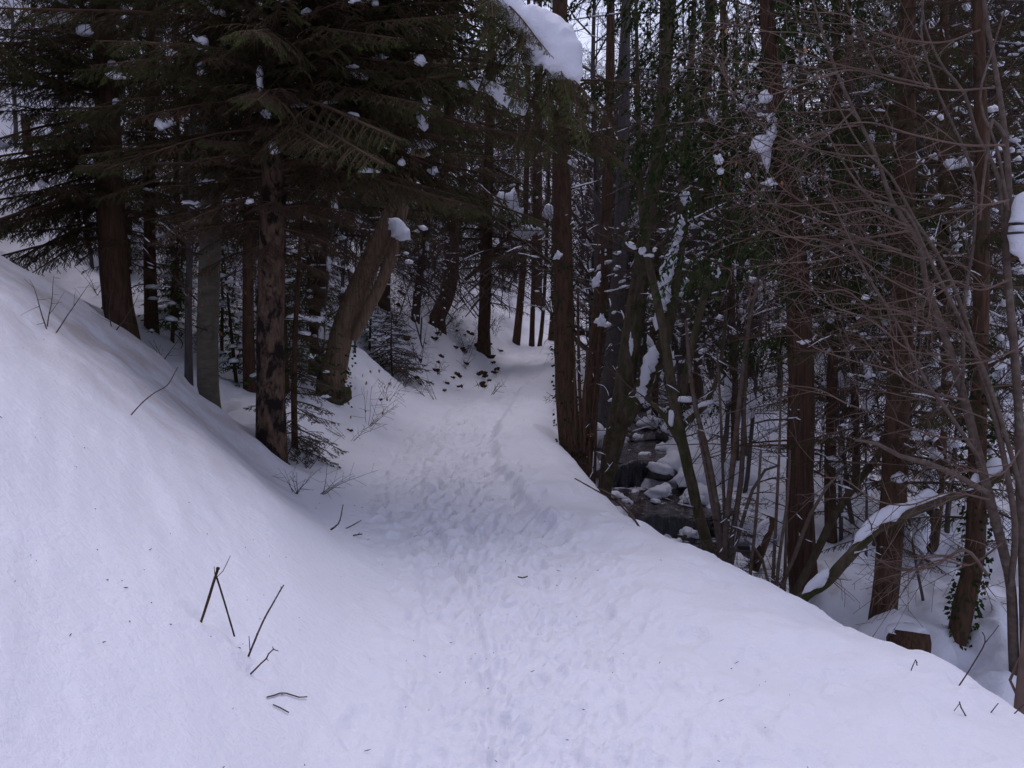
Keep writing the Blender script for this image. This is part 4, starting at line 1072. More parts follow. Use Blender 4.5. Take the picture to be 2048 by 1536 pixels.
# snow covered fallen branches
tL = thing("fallen_branch", pix(1597, 1200, 8.6), "long fallen branch with a thick ridge of snow slanting up to the right edge", "fallen branch")
P, Rr = pixstem([(1590, 1215, 24), (1650, 1165, 25), (1700, 1112, 22), (1752, 1060, 20), (1800, 1035, 18), (1850, 1015, 17), (1900, 995, 16), (1960, 975, 15), (2048, 925, 12), (2140, 880, 9)], 8.6, 7.6, step=.1)
mb = MB(); mb.tube(P, Rr, 12, .05); mb.build("limb", M['moss'], tL)
yy = lambda x: 8.6 - (x - 1590) / 550.0
def slabY(spec, name, parent):
    n = len(spec); Y = yy(sum(s[0] for s in spec) / n) - .05
    return slab(spec, Y, name, parent, .8, 10, .22)
slabY([(1604, 1188, 10), (1622, 1172, 20), (1640, 1160, 26), (1655, 1145, 22), (1664, 1132, 10)], "snow_ridge", tL)
slabY([(1706, 1088, 8), (1722, 1072, 22), (1742, 1052, 26), (1762, 1034, 28), (1790, 1022, 34), (1815, 1016, 22), (1840, 1002, 26), (1858, 992, 30), (1880, 995, 12), (1915, 985, 10)], "snow_ridge", tL)
slabY([(1935, 968, 10), (1955, 956, 22), (1975, 945, 20), (1990, 932, 34), (2010, 930, 26), (2040, 915, 14), (2075, 900, 14)], "snow_ridge", tL)
twigs_on(tL, P, Rr, 10, P[2].z, P[-4].z, .7, M['dtwig'], lev=2)
tL2 = thing("snowy_branch", pix(1880, 775, 9.0), "higher branch at the right edge split into two snow lines", "branch")
P, Rr = pixstem([(1870, 785, 12), (1930, 755, 12), (1990, 725, 11), (2060, 680, 10), (2130, 640, 8)], 9.0, down=False); mb = MB(); mb.tube(P, Rr, 9, .05); mb.build("limb", M['dark'], tL2)
P, Rr = pixstem([(1985, 742, 7), (2020, 725, 7), (2060, 700, 6)], 8.9, down=False); mb = MB(); mb.tube(P, Rr, 7, .05); mb.build("side_limb", M['dark'], tL2)
slab([(1890, 760, 10), (1904, 752, 30), (1925, 748, 26), (1945, 745, 10)], 8.9, "snow_ridge", tL2, .7, 9, .3)
slab([(1975, 728, 8), (1995, 712, 14), (2020, 698, 14), (2050, 680, 12), (2090, 655, 10)], 8.9, "snow_ridge", tL2, .7, 9, .2)
slab([(1982, 742, 8), (2000, 730, 14), (2030, 718, 12), (2060, 698, 10)], 8.8, "snow_ridge", tL2, .7, 9, .2)
# big snow pad at the right edge on a low branch
tR = thing("snowy_branch", pix(2090, 545, 7.4), "branch at the right edge carrying a tall pad of snow", "branch")
P, Rr = pixstem([(2010, 520, 6), (2060, 510, 9), (2120, 505, 12), (2200, 500, 14)], 7.4, down=False); mb = MB(); mb.tube(P, Rr, 8, .05); mb.build("limb", M['dark'], tR)
slab([(2064, 375, 30), (2060, 400, 62), (2056, 440, 76), (2054, 480, 76), (2050, 510, 56), (2044, 528, 20)], 7.4, "snow_slab", tR, .7, 14, .16)

# small things beyond the shoulder
g = pix(1818, 1285, 8.0)
tS = thing("snow_capped_stump", g, "dark squat stump in front of a snow mound beyond the shoulder", "stump")
mb = MB(); mb.tube([g + Vector((0, 0, -.5)), g + Vector((0, 0, .02)), g + Vector((.01, .02, .085))], [.17, .165, .14], 14, .16); mb.build("trunk", M['cedar'], tS)
mb = MB(); mb.lump(g + Vector((.0, .06, .085)), (.17, .15, .05), 3, .4, .6)
mb.lump(Vector((g.x + .22, g.y + .42, hz(g.x + .2, g.y + .4) - .05)), (.62, .42, .42), 3, .3, 1); mb.build("snow_cap", M['snow'], tS)
a, b_ = pix(1520, 1100, 11.0), pix(1545, 1035, 11.0)
tS2 = thing("leaning_log", a, "short leaning log with a stripe of snow left of the cedar", "log")
mb = MB(); mb.tube([a + (a - b_) * .6, a, b_], [.07, .07, .062], 12, .05); mb.build("trunk", M['dark'], tS2)
slab([(1502, 1105, 10), (1512, 1082, 20), (1526, 1055, 20), (1538, 1035, 12)], 10.85, "snow_ridge", tS2, .8, 9, .2)
for k, (px, py, Y, s) in enumerate(((1480, 1150, 10.6, .16), (1500, 1165, 10.2, .13), (1640, 1205, 8.9, .14), (1690, 1235, 8.2, .12))):
    p = pix(px, py, Y)
    rock(p.x, Y, min(p.z, hz(p.x, Y) + .1), s, ("dark stone left of the cedar foot under the shoulder edge", "smaller dark stone between hazel shoots and cedar foot", "dark stone right of the cedar foot under the shoulder", "dark stone between the cedar and the stout grey trunk foot")[k], .9, "stones under the shoulder")
p = pix(1480, 1040, 12.3); tS3 = thing("low_fir", (p.x, p.y, hz(p.x, p.y)), "low dark fir seedling by the snowy stream bank below the hazel stems", "fir")
for k in range(12): add_bough(tS3, Vector((p.x, p.y, p.z - .2 + .05 * k)), k * 2.4, .1, .5, FIR)
p = pix(1560, 700, 15.5); 

# ------------------------------------------------------------------ bare tree with arching reddish twigs in the right foreground
def arch(root, spec, Y, m='rtwig', name="twig", seg=5, sub=5, subL=.5, rm=.0016):
    P0 = [pix(x, y, Y + rng.uniform(-.03, .03)) for x, y, w in spec]; W0 = [w * .38 * Y / F for x, y, w in spec]
    P, W = smooth_path(P0, W0, .06); mb = MB(); mb.tube(P, W, seg, .02, cap=False)
    n = len(P)
    for k in range(sub):
        i = min(n - 2, int(n * (.1 + .85 * rng.random()))); d = (P[i + 1] - P[i]).normalized(); s = d.orthogonal(); s.rotate(Quaternion(d, rng.uniform(0, 6.28)))
        s.y *= .6
        grow(mb, P[i], d * .75 + s * .6 + Vector((0, 0, .1)), subL * rng.uniform(.5, 1.3), max(rm, W[i] * .6), 0, dict(wig=.07, bend=(-.02, .02), step=(8, 4), seg=(4, 3), n=(4, 0), ratio=.4, rmin=rm))
    mb.build(name, M[m], root)
    return P, W
tQ = thing("bare_tree", Vector((pix(2030, 1345, 7.8).x, 7.8, hz(pix(2030, 1345, 7.8).x, 7.8))), "large bare deciduous tree in the right foreground with many arching reddish twigs", "tree")
STEMS = [
 [(2031, 1380, 22), (2027, 1300, 21), (2022, 1175, 20), (2003, 1087, 20), (1980, 1000, 20), (1955, 900, 18), (1929, 800, 18), (1905, 720, 17), (1882, 650, 15), (1851, 561, 12), (1841, 494, 12), (1815, 452, 11), (1783, 400, 9), (1752, 312, 8), (1708, 221, 7), (1674, 146, 6), (1648, 73, 5), (1620, -20, 4)],
 [(2050, 1400, 20), (2048, 1200, 19), (2041, 1000, 18), (2036, 800, 17), (2018, 582, 15), (2012, 500, 14), (2018, 390, 13), (2010, 273, 12), (1994, 156, 10), (1971, 26, 9), (1960, -80, 7)],
 [(2036, 760, 10), (2020, 650, 9), (2010, 500, 9), (1997, 357, 9), (1955, 273, 8), (1929, 187, 7), (1890, 140, 6), (1864, 91, 5), (1848, 39, 4), (1840, -30, 3)],
 [(1925, 790, 8), (1930, 600, 7), (1948, 480, 6), (1950, 365, 6), (1929, 300, 6), (1908, 255, 6), (1877, 187, 5), (1853, 117, 5), (1842, 60, 4), (1850, -20, 3)],
 [(2022, 1170, 14), (2030, 1050, 13), (2005, 900, 12), (1985, 820, 11), (1950, 700, 10), (1910, 580, 9), (1870, 500, 8), (1830, 440, 7), (1780, 350, 5), (1720, 290, 4), (1660, 180, 3)],
 [(2046, 1000, 11), (2020, 900, 10), (1975, 760, 10), (1920, 640, 8), (1860, 520, 7), (1810, 420, 6), (1745, 400, 5), (1690, 330, 4), (1640, 240, 3)],
 [(1960, 920, 9), (1900, 830, 8), (1850, 760, 7), (1790, 640, 6), (1740, 560, 5), (1700, 480, 4), (1650, 370, 3)],
 [(2010, 273, 8), (1985, 240, 7), (1975, 300, 6), (1965, 380, 5), (1960, 440, 4)],
 [(2016, 420, 7), (1995, 300, 6), (1960, 200, 5), (1985, 100, 4), (2010, 20, 3)],
 [(1975, 985, 13), (1900, 945, 12), (1850, 925, 11), (1800, 912, 10), (1755, 888, 8), (1710, 880, 5)],
]
SP = []
for i, sp in enumerate(STEMS):
    P, Rr = pixstem(sp, 7.8 - .06 * i, 7.5 - .1 * i, down=(i < 2), step=.12)
    mb = MB(); mb.tube(P, Rr, 9 if i < 2 else 7, .025); mb.build("stem", M['stem'], tQ); SP.append((P, Rr))
ARCH = [
 [(1823, 461, 7), (1741, 475, 6), (1655, 492, 5), (1621, 489, 4), (1570, 468, 3), (1519, 441, 2)],
 [(1803, 502, 7), (1690, 465, 6), (1655, 448, 5), (1587, 424, 4), (1539, 403, 3), (1502, 376, 3), (1478, 342, 2)],
 [(1860, 171, 6), (1758, 147, 5), (1655, 123, 5), (1587, 96, 4), (1560, 72, 3), (1485, 51, 3), (1399, 44, 2)],
 [(1880, 660, 7), (1790, 620, 6), (1740, 616, 5), (1690, 580, 4), (1640, 585, 3), (1590, 570, 2)],
 [(1860, 600, 6), (1780, 560, 5), (1700, 505, 5), (1640, 480, 4), (1560, 470, 3), (1500, 430, 2)],
 [(1900, 710, 6), (1820, 700, 5), (1740, 640, 4), (1660, 610, 4), (1600, 560, 3), (1540, 545, 2)],
 [(1930, 800, 7), (1850, 780, 6), (1780, 740, 5), (1700, 720, 4), (1620, 690, 3), (1560, 640, 2)],
 [(1950, 880, 6), (1860, 870, 5), (1780, 835, 4), (1700, 810, 4), (1640, 780, 3), (1580, 770, 2)],
 [(2010, 290, 7), (1930, 290, 6), (1830, 270, 5), (1740, 245, 4), (1650, 250, 3), (1580, 225, 2)],
 [(1990, 175, 6), (1900, 180, 5), (1800, 165, 5), (1700, 140, 4), (1600, 160, 3), (1500, 130, 2)],
 [(1960, 60, 5), (1880, 85, 5), (1780, 70, 4), (1690, 30, 3), (1600, 20, 3), (1520, -20, 2)],
 [(1708, 221, 5), (1640, 280, 4), (1560, 300, 3), (1490, 270, 3), (1430, 285, 2)],
 [(1752, 312, 5), (1690, 310, 4), (1600, 290, 4), (1530, 255, 3), (1470, 200, 2), (1440, 120, 2)],
 [(1815, 452, 6), (1740, 420, 5), (1670, 430, 4), (1600, 400, 3), (1540, 350, 2), (1500, 270, 2)],
 [(1674, 146, 4), (1600, 170, 4), (1530, 190, 3), (1470, 160, 2), (1420, 95, 2)],
 [(1980, 1000, 6), (1900, 985, 5), (1820, 1010, 4), (1750, 1000, 4), (1690, 960, 3), (1640, 955, 2)],
 [(2003, 1087, 6), (1940, 1130, 5), (1880, 1120, 4), (1820, 1140, 3), (1760, 1120, 2)],
 [(1975, 1150, 9), (1930, 1100, 9), (1870, 1130, 7), (1800, 1140, 5), (1740, 1110, 3)],
 [(2018, 560, 6), (1960, 580, 5), (1900, 560, 4), (1840, 580, 3), (1790, 560, 2)],
 [(2018, 400, 6), (1960, 410, 5), (1900, 390, 4), (1840, 400, 3), (1780, 380, 2)],
 [(2040, 900, 6), (2000, 950, 5), (1940, 940, 4), (1890, 960, 3)],
 [(2030, 700, 6), (1980, 720, 5), (1900, 730, 4), (1850, 700, 3)],
]
for i, sp in enumerate(ARCH): arch(tQ, sp, 7.3 - .03 * i, sub=10, subL=.6)
for i in range(36):   # more arching twigs thrown to the left and towards the trail
    P, Rr = SP[rng.choice((0, 0, 0, 1, 2, 3, 4, 5, 6))]; j = int(len(P) * rng.uniform(.3, .95)); q = P[j]
    mb = MB(); az = rng.gauss(math.pi, .8)
    grow(mb, q, Vector((math.cos(az), math.sin(az) * .7, rng.uniform(-.15, .5))), rng.uniform(.7, 1.6), max(.0025, min(.007, Rr[j] * .5)), 0,
         dict(wig=.09, bend=(-.05, -.02, .0), lift=.12, step=(10, 6, 4), seg=(5, 3, 3), n=(9, 4), ratio=.42, rmin=.0013))
    mb.build("twig", M['rtwig'], tQ)
mb = MB()
for i in range(9):
    x, y = rng.uniform(1380, 1800), rng.uniform(40, 420); mb.leaf(pix(x, y, 7.2), Vector((rng.uniform(-.4, .4), 0, -1)).normalized(), rvec().normalized(), .05, .025)
mb.build("dry_leaves", M['dry'], tQ)["kind"] = "stuff"
tQ2 = stems_tree("bare_sapling", "reddish sapling stem cut by the right edge of the picture on the shoulder", "sapling", [
  [(2040, 1400, 22), (2047, 1340, 22), (2062, 1200, 20), (2075, 1000, 18)], [(2036, 1395, 6), (2020, 1360, 6), (2042, 1310, 5), (2055, 1260, 4)]], 5.2, M['rtwig'], 9, .03)

# ------------------------------------------------------------------ forest behind: a few kinds of bare trees and conifers, copied
def bare_variant(seed, H, r0, nb, crown0):
    global rng
    keep = rng; rng = random.Random(seed)
    P = [Vector((0, 0, -.3))]; d = Vector((rng.uniform(-.05, .05), rng.uniform(-.05, .05), 1)).normalized()
    n = 12
    for i in range(n):
        d = (d + Vector((rng.uniform(-.06, .06), rng.uniform(-.06, .06), .25))).normalized(); P.append(P[-1] + d * (H + .3) / n)
    Rr = [r0 * (1 - .88 * i / n) for i in range(n + 1)]
    t = MB(); t.tube(P, Rr, 7, .04)
    tips = []; br = MB()
    prm = dict(wig=.16, bend=(.06, .03, .02), step=(6, 4, 3), seg=(4, 3, 3), n=(9, 6), ratio=.48, rmin=.0035, tips=tips)
    prm.update(snow=MB(), snowlev=1, sp=.2, sr=.013)
    for k in range(nb):
        f = crown0 + (1 - crown0) * (k + rng.random()) / nb; q, r = at_z(P, Rr, H * f); a = k * 2.4 + rng.uniform(-.5, .5)
        grow(br, q, Vector((math.cos(a), math.sin(a), rng.uniform(.3, .9))), H * .28 * (1.25 - f) * rng.uniform(.7, 1.2) + .3, max(.01, r * .5), 0, prm)
    sn = prm['snow']
    for k in range(40):
        q, d, lev = tips[rng.randrange(len(tips))]
        q = q - d * rng.uniform(0, .5); s = rng.uniform(.02, .06)
        sn.lump(q, (s * rng.uniform(1, 2.2), s, s), 1, .5, .6)
    for k in range(4):
        q, r = at_z(P, Rr, rng.uniform(.1, .7) * H); s = rng.uniform(.05, .12); sn.lump(q + Vector((-r, -r * .6, 0)), (s * .7, s * .5, s * 2.2), 1, .5, 1)
    rng = keep
    return [("trunk", t.mesh("trunk", M['grey'])), ("branches", br.mesh("branches", M['twig'])), ("snow_clumps", sn.mesh("snow_clumps", M['snow']))]

def conifer_variant(seed, H, r0, n, w):
    global rng
    keep = rng; rng = random.Random(seed); r = rng
    P = [Vector((0, 0, -.3)), Vector((0, 0, H * .4)), Vector((.03, 0, H))]; t = MB(); t.tube(P, [r0, r0 * .7, .01], 7, .03)
    cr, sn = MB(), MB()
    for k in range(n):
        f = .12 + .88 * k / n; z = H * f; L = w * (1.04 - f) ** .85 * r.uniform(.75, 1.15) + .12; a = k * 2.4 + r.uniform(-.4, .4)
        dx = Vector((math.cos(a), math.sin(a), 0)); sx = Vector((-dx.y, dx.x, 0)); droop = r.uniform(.25, .5)
        m = max(5, int(L / .1))
        for i in range(m):
            u = (i + .5) / m; c = Vector((0, 0, z)) + dx * (L * u) + Vector((0, 0, -droop * L * u * u + .1 * L * u))
            hw = L * .34 * (1 - u) ** .7 + .05
            for sg in (-1, 1):
                for q in range(3):
                    p = c + sx * sg * hw * r.random() * .4
                    d = (dx * r.uniform(.3, .9) + sx * sg * r.uniform(.4, 1) + Vector((0, 0, r.uniform(-.7, .05)))).normalized()
                    l = hw * r.uniform(.5, 1.0); wv = d.cross(Vector((r.uniform(-.4, .4), r.uniform(-.4, .4), 1))).normalized() * r.uniform(.012, .03)
                    cr.tri(p - wv, p + wv, p + d * l)
        if r.random() < .7:
            u = r.uniform(.3, .9); s = .05 + .08 * r.random(); sn.lump(Vector((0, 0, z - droop * L * u * u + .1 * L * u)) + dx * (L * u), (s * 1.8, s * 1.3, s * .7), 1, .5, .4)
    rng = keep
    return [("trunk", t.mesh("trunk", M['dark'])), ("crown", cr.mesh("crown", M['needle'])), ("snow_clumps", sn.mesh("snow_clumps", M['snow']))]

def bush_variant(seed, H, n):
    global rng
    keep = rng; rng = random.Random(seed); mb = MB(); tips = []
    for k in range(n):
        a = rng.uniform(0, 6.28)
        grow(mb, Vector((rng.uniform(-.15, .15), rng.uniform(-.15, .15), -.1)), Vector((math.cos(a) * .6, math.sin(a) * .6, 1)), H * rng.uniform(.6, 1.1), .012, 0,
             dict(wig=.12, bend=(.0, -.03, 0), step=(7, 5, 3), seg=(4, 3, 3), n=(7, 4), ratio=.4, rmin=.0026, tips=tips))
    sn = MB()
    for k in range(10):
        q, d, l = tips[rng.randrange(len(tips))]; s = rng.uniform(.03, .06); sn.lump(q, (s * 1.5, s, s), 1, .5, .6)
    rng = keep
    return [("twigs", mb.mesh("twigs", M['twig'])), ("snow_clumps", sn.mesh("snow_clumps", M['snow']))]

BARE = [bare_variant(500 + i, H, r0, nb, c0) for i, (H, r0, nb, c0) in enumerate(((13, .13, 24, .12), (11, .10, 22, .1), (15, .16, 26, .2), (9, .075, 20, .08), (12, .11, 24, .15)))]
CON = [conifer_variant(520 + i, H, r0, n, w) for i, (H, r0, n, w) in enumerate(((12, .16, 120, 2.0), (9, .12, 95, 1.7), (15, .2, 140, 2.4), (3.2, .05, 46, .95)))]
THIN = [bare_variant(560 + i, H, r0, 16, .1) for i, (H, r0) in enumerate(((5.5, .03), (4.2, .022), (6.5, .038)))]
BUSH = [bush_variant(540 + i, H, n) for i, (H, n) in enumerate(((2.0, 9), (1.5, 8), (2.6, 8)))]

def plant(parts, name, label, cat, group, x, y, s, lean=.0):
    o = thing(name, (x, y, hz(x, y)), label, cat, group)
    o.rotation_euler = (rng.gauss(0, lean), rng.gauss(0, lean), rng.uniform(0, 6.28)); o.scale = (s, s, s)
    for nm, me in parts: put(nm, me, o)
    return o
used = []
def free(x, y, d):
    if any((x - a) ** 2 + (y - b) ** 2 < d * d for a, b in used): return False
    used.append((x, y)); return True
def whereabouts(x, y):
    px = 1024 + F * x / (y * math.cos(PITCH))
    for lim, w in ((120, "at the far left above the open slope"), (340, "behind the thick dark spruce"), (480, "behind the grey beech"), (600, "behind the mottled spruce"), (800, "behind the leaning maple"),
                   (980, "behind the hooked trunk"), (1105, "behind the row at the far bend"), (1190, "behind the ivy dotted trunk"), (1330, "behind the forked tree"), (1450, "behind the mossy winding sapling"),
                   (1560, "behind the hazel stems"), (1650, "behind the fibrous cedar"), (1755, "between the cedar and the stout grey trunk"), (1850, "behind the stout grey trunk"), (1985, "behind the ivy covered leaning trunk")):
        if px < lim: return w
    return "at the right edge"
def scatter(n, xr, yr, ok, d, kinds, label, cat, group, name, s=(.8, 1.2), lean=.03, power=1.0):
    c = tries = 0
    while c < n and tries < n * 40:
        tries += 1
        y = yr[0] + (yr[1] - yr[0]) * rng.random() ** power; x = rng.uniform(*xr(y))
        E, G, H, I, J, pc = zone(y)
        if not ok(x, y, E, G, H, I, J) or not free(x, y, d): continue
        v = rng.randrange(len(kinds)); k = rng.uniform(*s); size = "tall" if k > (s[0] + s[1]) / 2 else "short"
        plant(kinds[v], name, "%s %s, %s" % (size, label, whereabouts(x, y)), cat, group, x, y, k, lean); c += 1
left_ok = lambda x, y, E, G, H, I, J: x < E - 1.6 and (y > 20 or x < E - 3.5)
right_ok = lambda x, y, E, G, H, I, J: (x > J + .5 or (y > 20 and x > H + .3 and x < I - .2))
far_ok = lambda x, y, E, G, H, I, J: True
# forest closing the valley
scatter(120, lambda y: (-.35 * y, .62 * y), (38, 95), lambda x, y, E, G, H, I, J: y > 50 or x < E - .5 or x > H + .5, 1.0, BARE, "bare tree closing the valley end", "tree", "bare trees at the end of the valley", "bare_tree", (.5, .8), power=1.2)
scatter(26, lambda y: (-.4 * y, .62 * y), (40, 95), lambda x, y, E, G, H, I, J: (y > 50 or x < E - .8 or x > H + 1) and not (.02 < x / y < .40 and rng.random() < .9), 2.0, CON[:3], "dark conifer closing the valley end", "conifer", "conifers at the end of the valley", "conifer_tree", (.5, .75))
scatter(80, lambda y: (-.22 * y, .26 * y), (26, 58), lambda x, y, E, G, H, I, J: x < E - .9 or x > H + .6, .6, BARE, "bare tree in the far thicket", "tree", "bare trees around the far bend", "bare_tree", (.5, .85), .05)
scatter(50, lambda y: (-.2 * y, .2 * y), (24, 50), lambda x, y, E, G, H, I, J: x < E - 1.6 or x > H + 2.0, .4, BUSH, "brown bush in the far thicket", "bush", "bushes around the far bend", "bare_bush", (.9, 1.7), .1)
scatter(5, lambda y: (-.24 * y, -.06 * y), (28, 50), left_ok, 1.5, CON[:3], "dark spruce above the far bend", "spruce", "spruces above the far bend", "spruce_tree", (.6, .9))
scatter(32, lambda y: (.03 * y, .17 * y), (17, 46), lambda x, y, E, G, H, I, J: x > H + .4 and not (I - .1 < x < J + .1 and y < 26), .5, BARE, "slender trunk right of the far trail", "tree", "trunks right of the far trail", "bare_tree", (.5, .78), .04)
scatter(8, lambda y: (.05 * y, .2 * y), (30, 55), lambda x, y, E, G, H, I, J: x > J + .4, 1.2, CON[1:2], "dark spruce right of the far trail", "spruce", "spruces right of the far trail", "spruce_tree", (.6, .8))
scatter(18, lambda y: (.07 * y, .27 * y), (13, 24), lambda x, y, E, G, H, I, J: H + .8 < x and not (I - .15 < x < J + .15), .3, THIN, "thin leaning sapling near the stream", "sapling", "thin saplings near the stream", "bare_sapling", (.7, 1.2), .1)
scatter(20, lambda y: (.3 * y, .55 * y), (9.5, 18), lambda x, y, E, G, H, I, J: x > J + .4, .35, THIN, "thin sapling beyond the stream", "sapling", "thin saplings beyond the stream", "bare_sapling", (.6, 1.1), .1)
scatter(26, lambda y: (-.4 * y, -.16 * y), (12.5, 22), lambda x, y, E, G, H, I, J: x < E - .9, .35, THIN, "thin sapling among the left trunks", "sapling", "thin saplings among the left trunks", "bare_sapling", (.6, 1.1), .1)
scatter(16, lambda y: (-.4 * y, -.14 * y), (12.5, 20), lambda x, y, E, G, H, I, J: x < E - 1.0, .6, CON[3:], "little spruce among the left trunks", "spruce", "little spruces among the left trunks", "young_spruce", (.45, .9), .04)
scatter(16, lambda y: (-.40 * y, -.14 * y), (12.5, 20), lambda x, y, E, G, H, I, J: x < E - .9, .4, BUSH, "twiggy bush among the left trunks", "bush", "bushes among the left trunks", "bare_bush", (.4, .8), .1)
scatter(30, lambda y: (-.12 * y, .02 * y), (17, 34), lambda x, y, E, G, H, I, J: x < E - .25, .3, THIN + BUSH, "bare shoot on the rough cut bank", "sapling", "shoots on the cut bank", "bank_shoot", (.3, .75), .18)
scatter(20, lambda y: (-.62 * y, -.40 * y), (14, 30), lambda x, y, E, G, H, I, J: True, .5, THIN + BARE[3:4], "thin stem on the upper left slope", "tree", "thin stems on the upper left slope", "bare_tree", (.7, 1.2), .05)
# trees along the upper trail edges and the left hillside
scatter(34, lambda y: (-.58 * y, 8), (15, 40), left_ok, 1.1, BARE, "bare tree on the left hillside", "tree", "bare trees on the left hillside", "bare_tree", (.6, 1.0))
scatter(10, lambda y: (-.62 * y, -.1 * y), (20, 40), left_ok, 1.6, CON[:3], "dark spruce on the left hillside", "spruce", "spruces on the left hillside", "spruce_tree", (.5, .8))
# right side of the stream
scatter(62, lambda y: (0, .62 * y), (18, 40), lambda x, y, E, G, H, I, J: right_ok(x, y, E, G, H, I, J) and (x / y > .38 or rng.random() < .25), .8, BARE, "bare tree beyond the stream", "tree", "bare trees beyond the stream", "bare_tree", (.6, 1.05))
scatter(16, lambda y: (.16 * y, .62 * y), (16, 42), lambda x, y, E, G, H, I, J: x > J + 1.2 and (x / y > .38 or rng.random() < .12), 1.4, CON[:3], "dark spruce beyond the stream", "spruce", "spruces beyond the stream", "spruce_tree", (.6, .95))
scatter(13, lambda y: (.18 * y, .6 * y), (14, 26), lambda x, y, E, G, H, I, J: x > J + .8, .8, CON[3:], "young spruce beyond the stream", "spruce", "young spruces beyond the stream", "young_spruce", (.6, 1.1))
scatter(12, lambda y: (-.4 * y, 4), (16, 34), left_ok, .8, CON[3:], "young spruce on the left slope", "spruce", "young spruces on the left slope", "young_spruce", (.5, .9))
scatter(26, lambda y: (0, .6 * y), (15, 45), lambda x, y, E, G, H, I, J: right_ok(x, y, E, G, H, I, J) and x > H + 1.6, .5, BUSH, "twiggy bush beyond the stream", "bush", "bushes beyond the stream", "bare_bush", (.7, 1.3), .1)
scatter(34, lambda y: (-.4 * y, .1 * y), (14, 45), left_ok, .5, BUSH, "twiggy bush on the left slope", "bush", "bushes on the left slope", "bare_bush", (.5, 1.1), .15)

# row of slim trunks at the far bend
for k, (lab, sp, Y) in enumerate([
  ("leftmost slim trunk of the row at the far bend, leaning a little", [(1031, 695, 15), (1037, 640, 15), (1044, 560, 14), (1050, 450, 12), (1055, 250, 10), (1058, 50, 8)], 29.0),
  ("pale thin trunk in the middle of the row at the far bend", [(1063, 693, 10), (1066, 600, 10), (1068, 500, 9), (1070, 300, 8), (1072, 100, 6)], 29.5),
  ("slightly tilted thin trunk right of the pale one at the far bend", [(1079, 692, 8), (1084, 650, 8), (1090, 560, 7), (1096, 400, 6), (1100, 200, 5)], 29.5),
  ("thick dark trunk at the far bend close to the ivy dotted trunk", [(1105, 678, 17), (1108, 620, 16), (1110, 500, 15), (1111, 300, 13), (1112, 100, 11)], 31.0),
  ("trunk on the snow mound behind the row at the far bend", [(1076, 652, 14), (1077, 600, 14), (1078, 500, 13), (1079, 300, 11), (1080, 50, 9)], 37.0)]):
    t, P, Rr = trunk_tree("slim_tree", lab, "tree", sp, Y, M['dark'], 9, .03, 4, group="slim trunks at the far bend")
    twigs_on(t, P, Rr, 12, P[0].z + 2, P[0].z + 9, 1.8, M['twig'], rmin=.005)
clump_t = thing("snowy_branch", pix(1048, 470, 24.0), "dead branch tangle above the far bend holding white pads of snow", "branch")
mb = MB()
for sp in ([(930, 560, 8), (975, 520, 8), (1010, 480, 7), (1050, 475, 6), (1085, 462, 5)], [(1010, 480, 6), (1000, 430, 5), (985, 395, 4)], [(1015, 478, 6), (1025, 420, 5), (1020, 390, 4)], [(1060, 474, 5), (1092, 430, 4), (1100, 405, 3)]):
    P, Rr = pixstem(sp, 24.0, down=False); mb.tube(P, Rr, 6, .05)
mb.build("limb", M['dark'], clump_t)
for (x, y, w, h, tl) in ((1050, 465, 46, 22, -.1), (1079, 461, 14, 16, 0), (995, 410, 16, 40, .3), (1022, 410, 26, 44, 0), (1034, 435, 18, 30, .4), (1100, 425, 24, 24, 0), (905, 370, 26, 22, 0)):
    clump(clump_t, x, y, 23.8, w, h, sub=3, amp=.5, flat=.9, tilt=tl)
# fallen pole across the stream in the back
tp = thing("fallen_pole", pix(1145, 668, 21), "dark fallen pole lying level between the trunks behind the ivy dotted trunk", "log")
P, Rr = pixstem([(1110, 668, 10), (1160, 666, 12), (1215, 662, 11), (1260, 655, 8)], 21, down=False); mb = MB(); mb.tube(P, Rr, 9, .05); mb.build("trunk", M['dark'], tp)
snow_along(mb := MB(), P, [r * .7 for r in Rr], off=1.3); mb.build("snow_ridge", M['snow'], tp)

# low twiggy shrub with arching twigs over the left slope in front of the curved tree
ts = thing("bare_bush", ground(850, 600), "bush of long fine arching twigs fanning out in front of the curved trunk", "bush")
mb = MB()
for i in range(26):
    b0 = pix(rng.uniform(860, 990), rng.uniform(560, 640), 20); az = rng.uniform(2.2, 4.0) if i % 3 else rng.uniform(-.6, .6)
    grow(mb, b0, Vector((math.cos(az), math.sin(az) * .5, rng.uniform(.6, 1.6))), rng.uniform(1.6, 3.0), .012, 0, dict(wig=.07, bend=(-.05, -.03, 0), step=(9, 6, 3), seg=(4, 3, 3), n=(8, 3), ratio=.45, rmin=.0035))
mb.build("twigs", M['twig'], ts)

# ------------------------------------------------------------------ weeds, tufts and twigs sticking out of the snow
def sprig(px, py, n, h, label, cat="weed", name="dead_weed", group=None, spread=.5, m='twig', leafy=0, r=.003):
    g = ground(px, py); t = thing(name, g, label, cat, group); mb = MB()
    k = g.y / 8.0
    for i in range(n):
        a = rng.uniform(0, 6.28)
        grow(mb, g + Vector((rng.uniform(-.03, .03), rng.uniform(-.03, .03), -.04)), Vector((math.cos(a) * spread, math.sin(a) * spread, 1)), h * rng.uniform(.6, 1.2), r, 0,
             dict(wig=.12, bend=(-.03, 0), step=(6, 4), seg=(4, 3), n=(4, 0), ratio=.4, rmin=.0012 * max(1, k)))
    mb.build("stalks", M[m], t)
    if leafy:
        mb = MB()
        for i in range(leafy): mb.leaf(g + Vector((rng.uniform(-.3, .3), rng.uniform(-.3, .3), rng.uniform(.1, h))), Vector((rng.uniform(-.5, .5), rng.uniform(-.5, .5), -1)).normalized(), rvec().normalized(), .06, .035)
        mb.build("dry_leaves", M['dry'], t)["kind"] = "stuff"
    return t
